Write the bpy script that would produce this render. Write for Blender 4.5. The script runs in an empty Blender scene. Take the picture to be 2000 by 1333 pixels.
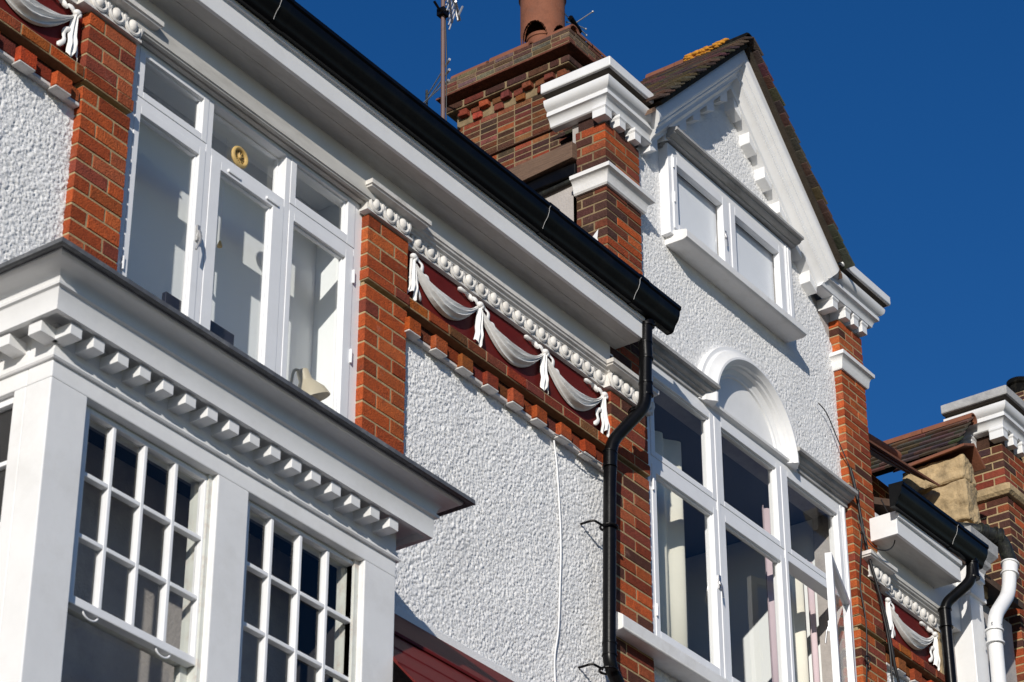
import bpy, math, random
import numpy as np
from mathutils import Matrix, Vector
S = bpy.context.scene
COL = S.collection
rnd = random.Random(7)

# ------------------------------------------------------------------ camera
cam_d = bpy.data.cameras.new("camera"); cam = bpy.data.objects.new("camera", cam_d); COL.objects.link(cam)
R0 = Vector((0.58408171, -0.81169486, 0.0000855)).normalized()
R1 = Vector((0.41997916, 0.3021196, -0.85576939)).normalized()
R2 = Vector((0.69459777, 0.49987518, 0.51735746)).normalized()
cam.matrix_world = Matrix(((R0.x, -R1.x, -R2.x, 0), (R0.y, -R1.y, -R2.y, -8.6), (R0.z, -R1.z, -R2.z, 1.6), (0, 0, 0, 1)))
cam_d.sensor_width = 36.0; cam_d.lens = 96.41
cam_d.clip_start = 0.1; cam_d.clip_end = 2000
cam_d.dof.use_dof = True; cam_d.dof.focus_distance = 20.0; cam_d.dof.aperture_fstop = 6.3
S.camera = cam

# ------------------------------------------------------------------ light
SUN_DIR = Vector((1.88, 1.0, -0.73))
sun_d = bpy.data.lights.new("sun", 'SUN'); sun = bpy.data.objects.new("sun", sun_d); COL.objects.link(sun)
sun_d.energy = 4.3; sun_d.angle = math.radians(0.53); sun_d.color = (1.0, 0.94, 0.85)
sun.rotation_euler = SUN_DIR.to_track_quat('-Z', 'Y').to_euler()
to_sun = -SUN_DIR.normalized()
elev = math.asin(to_sun.z); azim = math.atan2(to_sun.x, to_sun.y)
W = bpy.data.worlds.new("World"); S.world = W; W.use_nodes = True
nt = W.node_tree; bg = nt.nodes["Background"]
sky = nt.nodes.new("ShaderNodeTexSky"); sky.sky_type = 'NISHITA'; sky.sun_disc = False
sky.sun_elevation = elev; sky.sun_rotation = azim; sky.altitude = 0.0
sky.air_density = 1.0; sky.dust_density = 0.15; sky.ozone_density = 4.0
hs = nt.nodes.new("ShaderNodeHueSaturation"); hs.inputs["Saturation"].default_value = 1.27; hs.inputs["Hue"].default_value = 0.511
nt.links.new(sky.outputs[0], hs.inputs["Color"]); nt.links.new(hs.outputs[0], bg.inputs["Color"])
bg.inputs["Strength"].default_value = 0.088
S.view_settings.view_transform = 'Standard'; S.view_settings.look = 'None'
S.view_settings.exposure = 0.0; S.view_settings.gamma = 1.0
S.cycles.max_bounces = 8; S.cycles.transparent_max_bounces = 12

# ------------------------------------------------------------------ materials
def N(nt, t, **k):
    n = nt.nodes.new(t)
    for a, b in k.items(): setattr(n, a, b)
    return n
def mat(name, col, rough=0.5, var=0.0, scale=6.0, dirt=None, dirt_scale=2.0, dirt_amt=0.5, bump=0.0, bump_scale=60.0, attr=False, spec=0.5, metal=0.0, stretch=None, coat=0.0, salt=0.0, speck=0.0):
    m = bpy.data.materials.new(name); m.use_nodes = True
    nt = m.node_tree; L = nt.links; b = nt.nodes["Principled BSDF"]
    b.inputs["Roughness"].default_value = rough; b.inputs["Specular IOR Level"].default_value = spec
    b.inputs["Metallic"].default_value = metal; b.inputs["Coat Weight"].default_value = coat
    tc = N(nt, "ShaderNodeTexCoord"); src = tc.outputs["Object"]
    if stretch:
        mp = N(nt, "ShaderNodeMapping"); mp.inputs["Scale"].default_value = stretch
        L.new(src, mp.inputs["Vector"]); src = mp.outputs[0]
    if attr:
        a = N(nt, "ShaderNodeAttribute", attribute_name="Col"); c = a.outputs["Color"]
    else:
        r = N(nt, "ShaderNodeRGB"); r.outputs[0].default_value = (*col, 1); c = r.outputs[0]
    if var > 0:
        n = N(nt, "ShaderNodeTexNoise"); n.inputs["Scale"].default_value = scale; n.inputs["Detail"].default_value = 6
        n.inputs["Roughness"].default_value = 0.65
        L.new(src, n.inputs["Vector"])
        mr = N(nt, "ShaderNodeMapRange"); mr.inputs[1].default_value = 0.25; mr.inputs[2].default_value = 0.75
        mr.inputs[3].default_value = 1 - var; mr.inputs[4].default_value = 1 + var * 0.5
        L.new(n.outputs[0], mr.inputs[0])
        mx = N(nt, "ShaderNodeMix", data_type='RGBA', blend_type='MULTIPLY'); mx.inputs[0].default_value = 1
        L.new(c, mx.inputs[6]); L.new(mr.outputs[0], mx.inputs[7]); c = mx.outputs[2]
    if dirt:
        n = N(nt, "ShaderNodeTexNoise"); n.inputs["Scale"].default_value = dirt_scale; n.inputs["Detail"].default_value = 8
        n.inputs["Roughness"].default_value = 0.72; L.new(src, n.inputs["Vector"])
        mr = N(nt, "ShaderNodeMapRange"); mr.inputs[1].default_value = 0.5; mr.inputs[2].default_value = 0.72
        mr.inputs[3].default_value = 0; mr.inputs[4].default_value = dirt_amt; L.new(n.outputs[0], mr.inputs[0])
        mx = N(nt, "ShaderNodeMix", data_type='RGBA'); L.new(mr.outputs[0], mx.inputs[0])
        L.new(c, mx.inputs[6]); mx.inputs[7].default_value = (*dirt, 1); c = mx.outputs[2]
    if speck:
        n = N(nt, "ShaderNodeTexNoise"); n.inputs["Scale"].default_value = 170; n.inputs["Detail"].default_value = 3; L.new(src, n.inputs["Vector"])
        mr = N(nt, "ShaderNodeMapRange"); mr.inputs[1].default_value = 0.3; mr.inputs[2].default_value = 0.7; mr.inputs[3].default_value = 1 - speck; mr.inputs[4].default_value = 1 + speck; L.new(n.outputs[0], mr.inputs[0])
        mx = N(nt, "ShaderNodeMix", data_type='RGBA', blend_type='MULTIPLY'); mx.inputs[0].default_value = 1; L.new(c, mx.inputs[6]); L.new(mr.outputs[0], mx.inputs[7]); c = mx.outputs[2]
    if salt:
        n = N(nt, "ShaderNodeTexNoise"); n.inputs["Scale"].default_value = 5.5; n.inputs["Detail"].default_value = 9; n.inputs["Roughness"].default_value = 0.75; L.new(src, n.inputs["Vector"])
        mr = N(nt, "ShaderNodeMapRange"); mr.inputs[1].default_value = 0.60; mr.inputs[2].default_value = 0.72; mr.inputs[3].default_value = 0; mr.inputs[4].default_value = salt; L.new(n.outputs[0], mr.inputs[0])
        mx = N(nt, "ShaderNodeMix", data_type='RGBA'); L.new(mr.outputs[0], mx.inputs[0]); L.new(c, mx.inputs[6]); mx.inputs[7].default_value = (0.42, 0.24, 0.19, 1); c = mx.outputs[2]
    L.new(c, b.inputs["Base Color"])
    if bump > 0:
        n = N(nt, "ShaderNodeTexNoise"); n.inputs["Scale"].default_value = bump_scale; n.inputs["Detail"].default_value = 5
        L.new(src, n.inputs["Vector"])
        bp = N(nt, "ShaderNodeBump"); bp.inputs["Strength"].default_value = bump; bp.inputs["Distance"].default_value = 0.01
        L.new(n.outputs[0], bp.inputs["Height"]); L.new(bp.outputs[0], b.inputs["Normal"])
    return m
M = {}
M['paint'] = mat("white_gloss_paint", (0.78, 0.785, 0.79), 0.38, 0.06, 5, (0.45, 0.42, 0.36), 3.0, 0.16, 0.06, 30)
M['frame'] = mat("window_frame_paint", (0.80, 0.81, 0.83), 0.30, 0.04, 8, (0.5, 0.47, 0.42), 5.0, 0.12, 0.06, 45)
M['bay'] = mat("bay_timber_paint", (0.77, 0.775, 0.78), 0.42, 0.07, 3, (0.42, 0.39, 0.33), 2.2, 0.22, 0.10, 22)
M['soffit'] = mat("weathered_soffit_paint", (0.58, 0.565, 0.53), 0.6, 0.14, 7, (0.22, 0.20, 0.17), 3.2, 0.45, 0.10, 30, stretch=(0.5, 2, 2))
M['render'] = mat("painted_roughcast", (0.82, 0.82, 0.82), 0.7, 0.06, 3, (0.42, 0.41, 0.40), 1.7, 0.22, 0.5, 190, spec=0.25)
M['plaster'] = mat("painted_plaster", (0.79, 0.785, 0.775), 0.5, 0.06, 6, (0.42, 0.38, 0.32), 4.0, 0.28, 0.18, 40)
M['oldplaster'] = mat("grimy_shaded_plaster", (0.70, 0.68, 0.65), 0.6, 0.14, 9, (0.26, 0.23, 0.20), 7.0, 0.55, 0.25, 50)  # grime on the mouldings; doubles as shade tone under the corbel bricks
M['brick'] = mat("facing_brick", (0.3, 0.07, 0.03), 0.88, 0.34, 26, (0.07, 0.03, 0.024), 9.0, 0.5, 0.75, 90, attr=True, spec=0.2, salt=0.45, speck=0.28)
M['sootbrick'] = mat("sooty_brick", (0.3, 0.07, 0.03), 0.92, 0.4, 22, (0.035, 0.024, 0.02), 4.0, 0.75, 0.9, 70, attr=True, spec=0.15, salt=0.25, speck=0.35)
M['sootmortar'] = mat("sooty_mortar", (0.26, 0.19, 0.11), 0.95, 0.4, 12, (0.06, 0.05, 0.04), 5.0, 0.7, 0.5, 160, spec=0.1)
M['cornice'] = mat("peeling_cornice_paint", (0.42, 0.415, 0.405), 0.65, 0.25, 9, (0.14, 0.125, 0.11), 6.0, 0.75, 0.3, 45, stretch=(0.6, 1.5, 1.5))
M['gap_shade'] = mat("coping_gap_shade", (0.10, 0.085, 0.07), 0.9, 0.3, 9)  # dark colour for the shadowed gap below the copings
M['mortar'] = mat("lime_mortar", (0.40, 0.30, 0.17), 0.95, 0.3, 30, None, 1, 0, 0.5, 160, spec=0.1)
M['black'] = mat("black_gloss_paint", (0.0035, 0.0035, 0.004), 0.30, 0.2, 8, (0.02, 0.018, 0.016), 4.0, 0.3, 0.05, 40, spec=0.16)
M['iron'] = mat("weathered_cast_iron", (0.012, 0.013, 0.012), 0.5, 0.4, 12, (0.09, 0.10, 0.07), 14.0, 0.6, 0.3, 60)
M['lead'] = mat("lead_flashing", (0.10, 0.105, 0.115), 0.55, 0.35, 14, (0.28, 0.28, 0.28), 9.0, 0.6, 0.35, 25)
M['tile'] = mat("clay_roof_tile", (0.1, 0.06, 0.04), 0.9, 0.35, 18, (0.045, 0.04, 0.03), 9.0, 0.6, 0.5, 90, attr=True, spec=0.2)
M['terra'] = mat("terracotta", (0.23, 0.082, 0.042), 0.85, 0.4, 10, (0.075, 0.042, 0.03), 5.0, 0.75, 0.3, 60)
M['redpaint'] = mat("oxblood_paint", (0.115, 0.011, 0.009), 0.6, 0.15, 8, (0.06, 0.006, 0.005), 5.0, 0.4, 0.12, 50, spec=0.18)
M['timber'] = mat("weathered_timber", (0.17, 0.105, 0.07), 0.9, 0.45, 8, (0.05, 0.035, 0.03), 12.0, 0.6, 0.5, 40, stretch=(2, 0.6, 14))
M['greyrender'] = mat("grey_cement_render", (0.42, 0.39, 0.37), 0.9, 0.2, 5, (0.22, 0.2, 0.19), 3.5, 0.6, 0.4, 60)
M['stone'] = mat("worn_bath_stone", (0.46, 0.34, 0.19), 0.92, 0.35, 7, (0.11, 0.085, 0.05), 4.4, 0.8, 0.9, 35)
M['coping'] = mat("grey_stone_coping", (0.40, 0.40, 0.40), 0.85, 0.25, 14, (0.15, 0.16, 0.18), 8.0, 0.6, 0.3, 70)
M['lichen'] = mat("orange_lichen", (0.55, 0.24, 0.02), 0.95, 0.4, 40, (0.2, 0.09, 0.04), 25.0, 0.6, 0.4, 120)
M['metal'] = mat("steel", (0.45, 0.45, 0.46), 0.35, 0.1, 20, metal=1.0)
M['alu'] = mat("dull_aluminium", (0.5, 0.5, 0.5), 0.5, 0.1, 20, metal=0.7)
M['mast'] = mat("rusted_mast_steel", (0.16, 0.10, 0.09), 0.6, 0.3, 20, (0.06, 0.03, 0.02), 20, 0.5)
M['wire'] = mat("black_cable", (0.012, 0.012, 0.013), 0.5)
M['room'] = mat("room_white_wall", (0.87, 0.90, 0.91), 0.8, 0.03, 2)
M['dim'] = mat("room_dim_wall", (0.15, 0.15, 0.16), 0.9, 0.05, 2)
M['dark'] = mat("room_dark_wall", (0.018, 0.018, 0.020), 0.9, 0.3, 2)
M['cream'] = mat("cream_curtain", (0.74, 0.72, 0.62), 0.9, 0.05, 6)
M['pink'] = mat("pink_curtain", (0.62, 0.50, 0.53), 0.9, 0.05, 6)
M['blind'] = mat("white_blind", (0.88, 0.89, 0.92), 0.9, 0.03, 6)
M['lamp'] = mat("beige_enamel", (0.52, 0.46, 0.34), 0.35, 0.05, 6)
M['navy'] = mat("dark_cover", (0.02, 0.022, 0.035), 0.5, 0.1, 9)
M['yellow'] = mat("aged_yellow_plastic", (0.55, 0.38, 0.14), 0.5, 0.25, 20, (0.2, 0.12, 0.04), 12, 0.6)
M['sash_wear'] = mat("sash_channel_paint", (0.60, 0.62, 0.58), 0.6, 0.1, 8, (0.35, 0.16, 0.10), 10, 0.5)
M['asphalt'] = mat("asphalt", (0.05, 0.05, 0.052), 0.9, 0.3, 3)
M['paving'] = mat("paving", (0.22, 0.21, 0.2), 0.9, 0.2, 2)
def glass_mat():
    m = bpy.data.materials.new("window_glass"); m.use_nodes = True
    nt = m.node_tree; nt.nodes.clear(); L = nt.links
    out = N(nt, "ShaderNodeOutputMaterial"); mx = N(nt, "ShaderNodeMixShader")
    tr = N(nt, "ShaderNodeBsdfTransparent"); tr.inputs[0].default_value = (0.985, 0.99, 0.99, 1)
    gl = N(nt, "ShaderNodeBsdfGlossy"); gl.inputs["Roughness"].default_value = 0.01
    fr = N(nt, "ShaderNodeFresnel"); ge = N(nt, "ShaderNodeNewGeometry"); ir = N(nt, "ShaderNodeMix"); ir.inputs[2].default_value = 1.45; ir.inputs[3].default_value = 1.0
    L.new(ge.outputs["Backfacing"], ir.inputs[0]); L.new(ir.outputs[0], fr.inputs["IOR"])
    nz = N(nt, "ShaderNodeTexNoise"); nz.inputs["Scale"].default_value = 2.2
    tc = N(nt, "ShaderNodeTexCoord"); L.new(tc.outputs["Object"], nz.inputs["Vector"])
    bp = N(nt, "ShaderNodeBump"); bp.inputs["Strength"].default_value = 0.05; bp.inputs["Distance"].default_value = 0.02
    L.new(nz.outputs[0], bp.inputs["Height"]); L.new(bp.outputs[0], gl.inputs["Normal"])
    L.new(fr.outputs[0], mx.inputs[0]); L.new(tr.outputs[0], mx.inputs[1]); L.new(gl.outputs[0], mx.inputs[2])
    L.new(mx.outputs[0], out.inputs[0]); return m
M['glass'] = glass_mat()

# ------------------------------------------------------------------ mesh helpers
class MB:
    def __init__(s): s.v = []; s.f = []; s.m = []; s.c = []
    def add(s, vs, fs, mi=0, col=(1, 1, 1)):
        o = len(s.v); s.v.extend([tuple(p) for p in vs])
        for f in fs: s.f.append([i + o for i in f]); s.m.append(mi); s.c.append(col)
    def box(s, x0, x1, y0, y1, z0, z1, mi=0, col=(1, 1, 1), j=0.0):
        vs = [(x, y, z) for z in (z0, z1) for y in (y0, y1) for x in (x0, x1)]
        if j: vs = [(a + rnd.uniform(-j, j), b + rnd.uniform(-j, j), c + rnd.uniform(-j, j)) for a, b, c in vs]
        s.add(vs, [(0, 2, 3, 1), (4, 5, 7, 6), (0, 1, 5, 4), (1, 3, 7, 5), (3, 2, 6, 7), (2, 0, 4, 6)], mi, col)
    def hexa(s, lo, hi, mi=0, col=(1, 1, 1)):   # two quads in the same order
        s.add(list(lo) + list(hi), [(3, 2, 1, 0), (4, 5, 6, 7), (0, 1, 5, 4), (1, 2, 6, 5), (2, 3, 7, 6), (3, 0, 4, 7)], mi, col)
    def sweep(s, pts, prof, mi=0, caps=True):   # plan polyline, outward = right of travel
        n = len(pts); k = len(prof); ms = []
        for i in range(n):
            ds = []
            if i > 0: d = Vector(pts[i]) - Vector(pts[i - 1]); ds.append(d.normalized())
            if i < n - 1: d = Vector(pts[i + 1]) - Vector(pts[i]); ds.append(d.normalized())
            ns = [Vector((d.y, -d.x)) for d in ds]
            ms.append(ns[0] if len(ns) == 1 else (ns[0] + ns[1]) / (1 + ns[0].dot(ns[1])))
        vs = [(pts[i][0] + ms[i].x * o, pts[i][1] + ms[i].y * o, z) for i in range(n) for o, z in prof]
        fs = [(i * k + j, i * k + j + 1, (i + 1) * k + j + 1, (i + 1) * k + j) for i in range(n - 1) for j in range(k - 1)]
        if caps: fs += [tuple(range(k))[::-1], tuple((n - 1) * k + j for j in range(k))]
        s.add(vs, fs, mi)
    def tube(s, pts, r, n=10, mi=0, flat=None, col=(1, 1, 1)):
        pts = [Vector(p) for p in pts]; m = len(pts); rs = r if isinstance(r, (list, tuple)) else [r] * m
        up = None; vs = []
        for i, p in enumerate(pts):
            t = (pts[min(i + 1, m - 1)] - pts[max(i - 1, 0)]).normalized()
            if up is None:
                up = t.cross(Vector((0, 1, 0)));
                if up.length < 0.1: up = t.cross(Vector((1, 0, 0)))
            up = (up - t * up.dot(t)).normalized(); w = t.cross(up)
            for a in range(n):
                an = 2 * math.pi * a / n
                q = up * math.cos(an) * rs[i] + w * math.sin(an) * rs[i] * (flat if flat else 1)
                vs.append(p + q)
        fs = [(i * n + a, i * n + (a + 1) % n, (i + 1) * n + (a + 1) % n, (i + 1) * n + a) for i in range(m - 1) for a in range(n)]
        fs += [tuple(range(n))[::-1], tuple((m - 1) * n + a for a in range(n))]
        s.add(vs, fs, mi, col)
    def lathe(s, c, prof, n=24, mi=0):
        vs = [(c[0] + r * math.cos(2 * math.pi * a / n), c[1] + r * math.sin(2 * math.pi * a / n), c[2] + z) for r, z in prof for a in range(n)]
        k = len(prof)
        fs = [(i * n + a, i * n + (a + 1) % n, (i + 1) * n + (a + 1) % n, (i + 1) * n + a) for i in range(k - 1) for a in range(n)]
        s.add(vs, fs, mi)
    def ell(s, c, r, nu=12, nv=8, mi=0):
        vs = []
        for i in range(nv + 1):
            t = math.pi * i / nv
            for a in range(nu):
                p = 2 * math.pi * a / nu
                vs.append((c[0] + r[0] * math.sin(t) * math.cos(p), c[1] + r[1] * math.sin(t) * math.sin(p), c[2] + r[2] * math.cos(t)))
        fs = [(i * nu + a, (i + 1) * nu + a, (i + 1) * nu + (a + 1) % nu, i * nu + (a + 1) % nu) for i in range(nv) for a in range(nu)]
        s.add(vs, fs, mi)
    def grid(s, P, mi=0):      # P[i][j] points
        a = len(P); b = len(P[0])
        s.add([p for r in P for p in r], [(i * b + j, i * b + j + 1, (i + 1) * b + j + 1, (i + 1) * b + j) for i in range(a - 1) for j in range(b - 1)], mi)
    def build(s, name, mats, parent=None, bevel=0, smooth=None, segs=2):
        me = bpy.data.meshes.new(name); me.from_pydata(s.v, [], s.f)
        if not isinstance(mats, (list, tuple)): mats = [mats]
        for m in mats: me.materials.append(m)
        me.polygons.foreach_set("material_index", s.m)
        if any(c != (1, 1, 1) for c in s.c):
            at = me.color_attributes.new("Col", 'FLOAT_COLOR', 'CORNER'); arr = []
            for f, c in zip(s.f, s.c): arr.extend((*c, 1.0) * len(f))
            at.data.foreach_set("color", arr)
        if smooth is not None:
            me.polygons.foreach_set("use_smooth", [True] * len(s.f)); me.update()
            me.set_sharp_from_angle(angle=math.radians(smooth))
        me.update(); me.validate()
        o = bpy.data.objects.new(name, me); COL.objects.link(o)
        if parent: o.parent = parent
        if bevel:
            b = o.modifiers.new("bevel", 'BEVEL'); b.width = bevel; b.segments = segs; b.limit_method = 'ANGLE'; b.angle_limit = math.radians(40)
            b.use_clamp_overlap = True
        return o
def thing(name, label, cat, group=None):
    o = bpy.data.objects.new(name, None); COL.objects.link(o); o.empty_display_size = 0.2
    o['label'] = label; o['category'] = cat
    if group: o['group'] = group
    return o
def tag(o, label, cat, group=None):
    o['label'] = label; o['category'] = cat
    if group: o['group'] = group
    return o
def bx(name, m, parent, x0, x1, y0, y1, z0, z1, bevel=0.003):
    b = MB(); b.box(x0, x1, y0, y1, z0, z1); return b.build(name, m, parent, bevel)
def rect_frame(b, x0, x1, z0, z1, l, r, bt, t, y0, y1):
    b.box(x0, x0 + l, y0, y1, z0, z1); b.box(x1 - r, x1, y0, y1, z0, z1)
    b.box(x0 + l, x1 - r, y0, y1, z0, z0 + bt); b.box(x0 + l, x1 - r, y0, y1, z1 - t, z1)
def pane(parent, x0, x1, z0, z1, y):
    return bx("pane", M['glass'], parent, x0, x1, y, y + 0.004, z0, z1, 0)

RED = [(0.42, 0.085, 0.024), (0.30, 0.060, 0.020), (0.40, 0.095, 0.028), (0.25, 0.050, 0.022), (0.33, 0.085, 0.035), (0.28, 0.055, 0.018), (0.22, 0.050, 0.030)]
REDHOT = [(0.42, 0.085, 0.022), (0.38, 0.075, 0.020), (0.46, 0.11, 0.03), (0.33, 0.065, 0.02), (0.40, 0.10, 0.03)]
DARK = [(0.085, 0.032, 0.022), (0.12, 0.038, 0.022), (0.06, 0.028, 0.022), (0.16, 0.045, 0.024), (0.075, 0.035, 0.028)]
MIX = RED + DARK + DARK[:3] + REDHOT[:2]
def bricks(b, x0, x1, y0, y1, z0, z1, ch, bl, pal, palL=None, jt=0.0125, left=True, ins=0.0035, off=0, dark=0.0):
    """courses of single bricks round a mortar core (front and left faces carry the bond)"""
    b.box(x0 + ins, x1 - ins, y0 + ins, y1, z0, z1, 1)
    n = max(1, round((z1 - z0) / ch)); ch = (z1 - z0) / n; palL = palL or pal
    for i in range(n):
        za = z0 + i * ch + jt / 2; zb = z0 + (i + 1) * ch - jt / 2
        x = x0; first = bl if (i + off) % 2 == 0 else bl / 2
        d = min(0.1, y1 - y0) if (i + off) % 2 == 0 else min(0.2, y1 - y0)
        while x < x1 - 0.02:
            L = first; first = bl
            xe = min(x + L, x1)
            if x1 - xe < bl * 0.3: xe = x1
            e = rnd.uniform(-0.002, 0.002)
            col = rnd.choice(pal)
            k = rnd.uniform(0.75, 1.2); col = tuple(min(1, c * k) for c in col)
            if dark and rnd.random() < dark: col = rnd.choice(DARK)
            if palL is not pal and x == x0 and rnd.random() < 0.65: col = rnd.choice(palL)
            b.box(x, xe - jt if xe < x1 else xe, y0 + e, y0 + d, za, zb, 0, col, 0.0012)
            x = xe
        if left and y1 - y0 > 0.13:
            y = y0 + d + jt; first = bl if (i + off) % 2 else bl / 2
            while y < y1 - 0.02:
                ye = min(y + first, y1); first = bl
                if y1 - ye < bl * 0.3: ye = y1
                e = rnd.uniform(-0.002, 0.002); col = tuple(c * rnd.uniform(0.75, 1.2) for c in rnd.choice(palL))
                b.box(x0 + e, x0 + 0.1, y, ye - jt if ye < y1 else ye, za, zb, 0, col, 0.0012)
                y = ye
BM = [M['brick'], M['mortar']]
def pier(name, parent, *a, **k):
    b = MB(); bricks(b, *a, **k); return b.build(name, BM, parent, 0.0025, segs=1)

def stucco(name, parent, x0, x1, z0, z1, y, res, amp, lump, seed, mask=None, m=None):
    g = np.random.default_rng(seed)
    nx = int((x1 - x0) / res) + 1; nz = int((z1 - z0) / res) + 1
    H = np.zeros((nz, nx), np.float32)
    def splat(r0, r1, h0, h1, dens):
        cnt = int((x1 - x0) * (z1 - z0) / (r0 * r0) * dens)
        cx = g.uniform(0, nx, cnt); cz = g.uniform(0, nz, cnt); rr = g.uniform(r0, r1, cnt) / res; hh = g.uniform(h0, h1, cnt); el = g.uniform(0.7, 1.4, cnt)
        for a, c, r, h, e in zip(cx, cz, rr, hh, el):
            i0 = max(0, int(c - r - 1)); i1 = min(nz, int(c + r + 2)); j0 = max(0, int(a - r - 1)); j1 = min(nx, int(a + r + 2))
            if i1 <= i0 or j1 <= j0: continue
            zz = (np.arange(i0, i1) - c)[:, None]; xx = (np.arange(j0, j1) - a)[None, :]
            ca, sa = math.cos(a * 3.1), math.sin(a * 3.1); u = xx * ca + zz * sa; w = zz * ca - xx * sa
            d = (u * u * e + w * w / e) / (r * r); tx, tz_ = 0.35 * math.sin(c * 1.7), 0.35 * math.cos(a * 2.3)
            H[i0:i1, j0:j1] = np.maximum(H[i0:i1, j0:j1], h * np.clip(1 - d, 0, 1) ** 0.62 * (1 + tx * xx / r + tz_ * zz / r))
    splat(lump * 0.45, lump * 0.75, amp * 0.35, amp * 0.75, 0.42)
    splat(lump * 0.6, lump * 1.2, amp * 0.5, amp, 0.22); splat(lump * 0.25, lump * 0.4, amp * 0.3, amp * 0.8, 0.18)
    # slow undulation of the trowelled coat
    zz, xx = np.mgrid[0:nz, 0:nx] * res
    H += amp * 0.35 * (np.sin(xx * 7.1 + 1.3 * np.sin(zz * 5)) * np.sin(zz * 6.3 + seed) * 0.5 + 0.5)
    H += g.normal(0, amp * 0.055, H.shape)
    X = x0 + np.arange(nx) * res; Z = z0 + np.arange(nz) * res
    V = np.empty((nz, nx, 3), np.float32); V[..., 0] = X[None, :]; V[..., 2] = Z[:, None]; V[..., 1] = y - H
    ii, jj = np.meshgrid(np.arange(nz - 1), np.arange(nx - 1), indexing='ij')
    if mask is not None:
        keep = mask(X[jj] + res / 2, Z[ii] + res / 2); ii = ii[keep]; jj = jj[keep]
    ii = ii.ravel(); jj = jj.ravel()
    F = np.stack([ii * nx + jj, ii * nx + jj + 1, (ii + 1) * nx + jj + 1, (ii + 1) * nx + jj], 1).astype(np.int32)
    me = bpy.data.meshes.new(name); me.vertices.add(nz * nx); me.vertices.foreach_set("co", V.ravel())
    me.loops.add(F.size); me.loops.foreach_set("vertex_index", F.ravel()); me.polygons.add(len(F))
    me.polygons.foreach_set("loop_start", np.arange(0, F.size, 4)); me.polygons.foreach_set("use_smooth", np.ones(len(F), bool))
    me.materials.append(m or M['render']); me.update(calc_edges=True); me.validate()
    o = bpy.data.objects.new(name, me); COL.objects.link(o); o.parent = parent
    return o

# ------------------------------------------------------------------ ornament
def egg_run(b, xs, y, z, ends=True):
    for x in xs:
        b.ell((x, y, z + 0.002), (0.031, 0.031, 0.042), 12, 8)
        P = []
        for i in range(13):
            a = math.radians(205 + (335 - 205 + 0) * 0 + i * (310 / 12) - 90 - 0)   # open at the top
            a = math.radians(115 + i * 310 / 12)
            P.append((x + 0.051 * math.cos(a), y + 0.004 - 0.012 * math.sin(i / 12 * math.pi), z + 0.053 * math.sin(a)))
        b.tube(P, [0.008] + [0.0130] * 11 + [0.008], 7)
    for x in [q + 0.065 for q in xs]:
        b.tube([(x, y + 0.002, z + 0.045), (x, y - 0.006, z + 0.01), (x, y + 0.004, z - 0.05)], [0.017, 0.014, 0.004], 6)
def drape(b, x0, x1, z, y, sag=0.158, w=0.118):
    P = []; nu, nv = 36, 26
    for i in range(nu + 1):
        u = i / nu; x = x0 + (x1 - x0) * u; c = z - sag * (4 * u * (1 - u)) ** 0.9
        wd = 0.022 + w * math.sin(math.pi * u) ** 1.25; row = []
        sl = -sag * 4 * (1 - 2 * u) / (x1 - x0); nl = math.hypot(1, sl); nxp, nzp = -sl / nl * 0.55, 1 / nl
        for j in range(nv + 1):
            v = j / nv; s = v - 0.5
            bulge = 0.016 + 0.026 * math.sin(math.pi * u) ** 0.6
            fold = (0.0125 * math.cos(v * math.pi * 7 + 1.6 * math.sin(u * 3.3 + x0)) + 0.003 * math.sin(v * 27 + u * 7 + x0 * 5)) * (0.25 + 0.75 * math.sin(math.pi * u) ** 0.7)
            yy = y - (bulge * math.sqrt(max(0, 1 - (2 * s) ** 2)) + (fold if 0 < j < nv else 0))
            row.append((x + nxp * s * wd, yy, c + nzp * s * wd))
        P.append(row)
    b.grid(P)
def tail(b, x, z, y, L=0.275, w0=0.026, w1=0.085, ph=0.0):
    P = []; nu, nv = 22, 18
    for i in range(nu + 1):
        u = i / nu; wd = w0 + (w1 - w0) * u ** 0.7; row = []
        for j in range(nv + 1):
            v = j / nv - 0.5
            zz = z - L * u - (0.03 * math.sin(v * 7 + ph) if i == nu else 0.012 * u * math.sin(v * 9 + ph))
            yy = y - (0.010 + 0.018 * math.sqrt(max(0, 1 - (2 * v) ** 2)) + (0.009 * math.cos(v * 14 + u * 1.6 + ph) if 0 < j < nv else 0) + 0.012 * u * math.exp(-((u - 0.75) / 0.12) ** 2))
            row.append((x + v * wd + 0.008 * math.sin(u * 3 + ph), yy, zz))
        P.append(row)
    b.grid(P)
def ribbon(b, pts, y):
    n = len(pts); Q = []
    for i in range((n - 1) * 4 + 1):
        t = i / 4; k = min(int(t), n - 2); f = t - k
        p0 = pts[max(k - 1, 0)]; p1 = pts[k]; p2 = pts[k + 1]; p3 = pts[min(k + 2, n - 1)]
        q = [0.5 * (2 * p1[c] + (p2[c] - p0[c]) * f + (2 * p0[c] - 5 * p1[c] + 4 * p2[c] - p3[c]) * f * f + (3 * p1[c] - p0[c] - 3 * p2[c] + p3[c]) * f ** 3) for c in (0, 1)]
        Q.append((q[0], y - 0.010 - 0.006 * math.sin(i * 0.9), q[1]))
    b.tube(Q, [0.007] + [0.0135 + 0.003 * math.sin(i * 0.8) for i in range(len(Q) - 2)] + [0.006], 8, flat=0.6)
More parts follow.
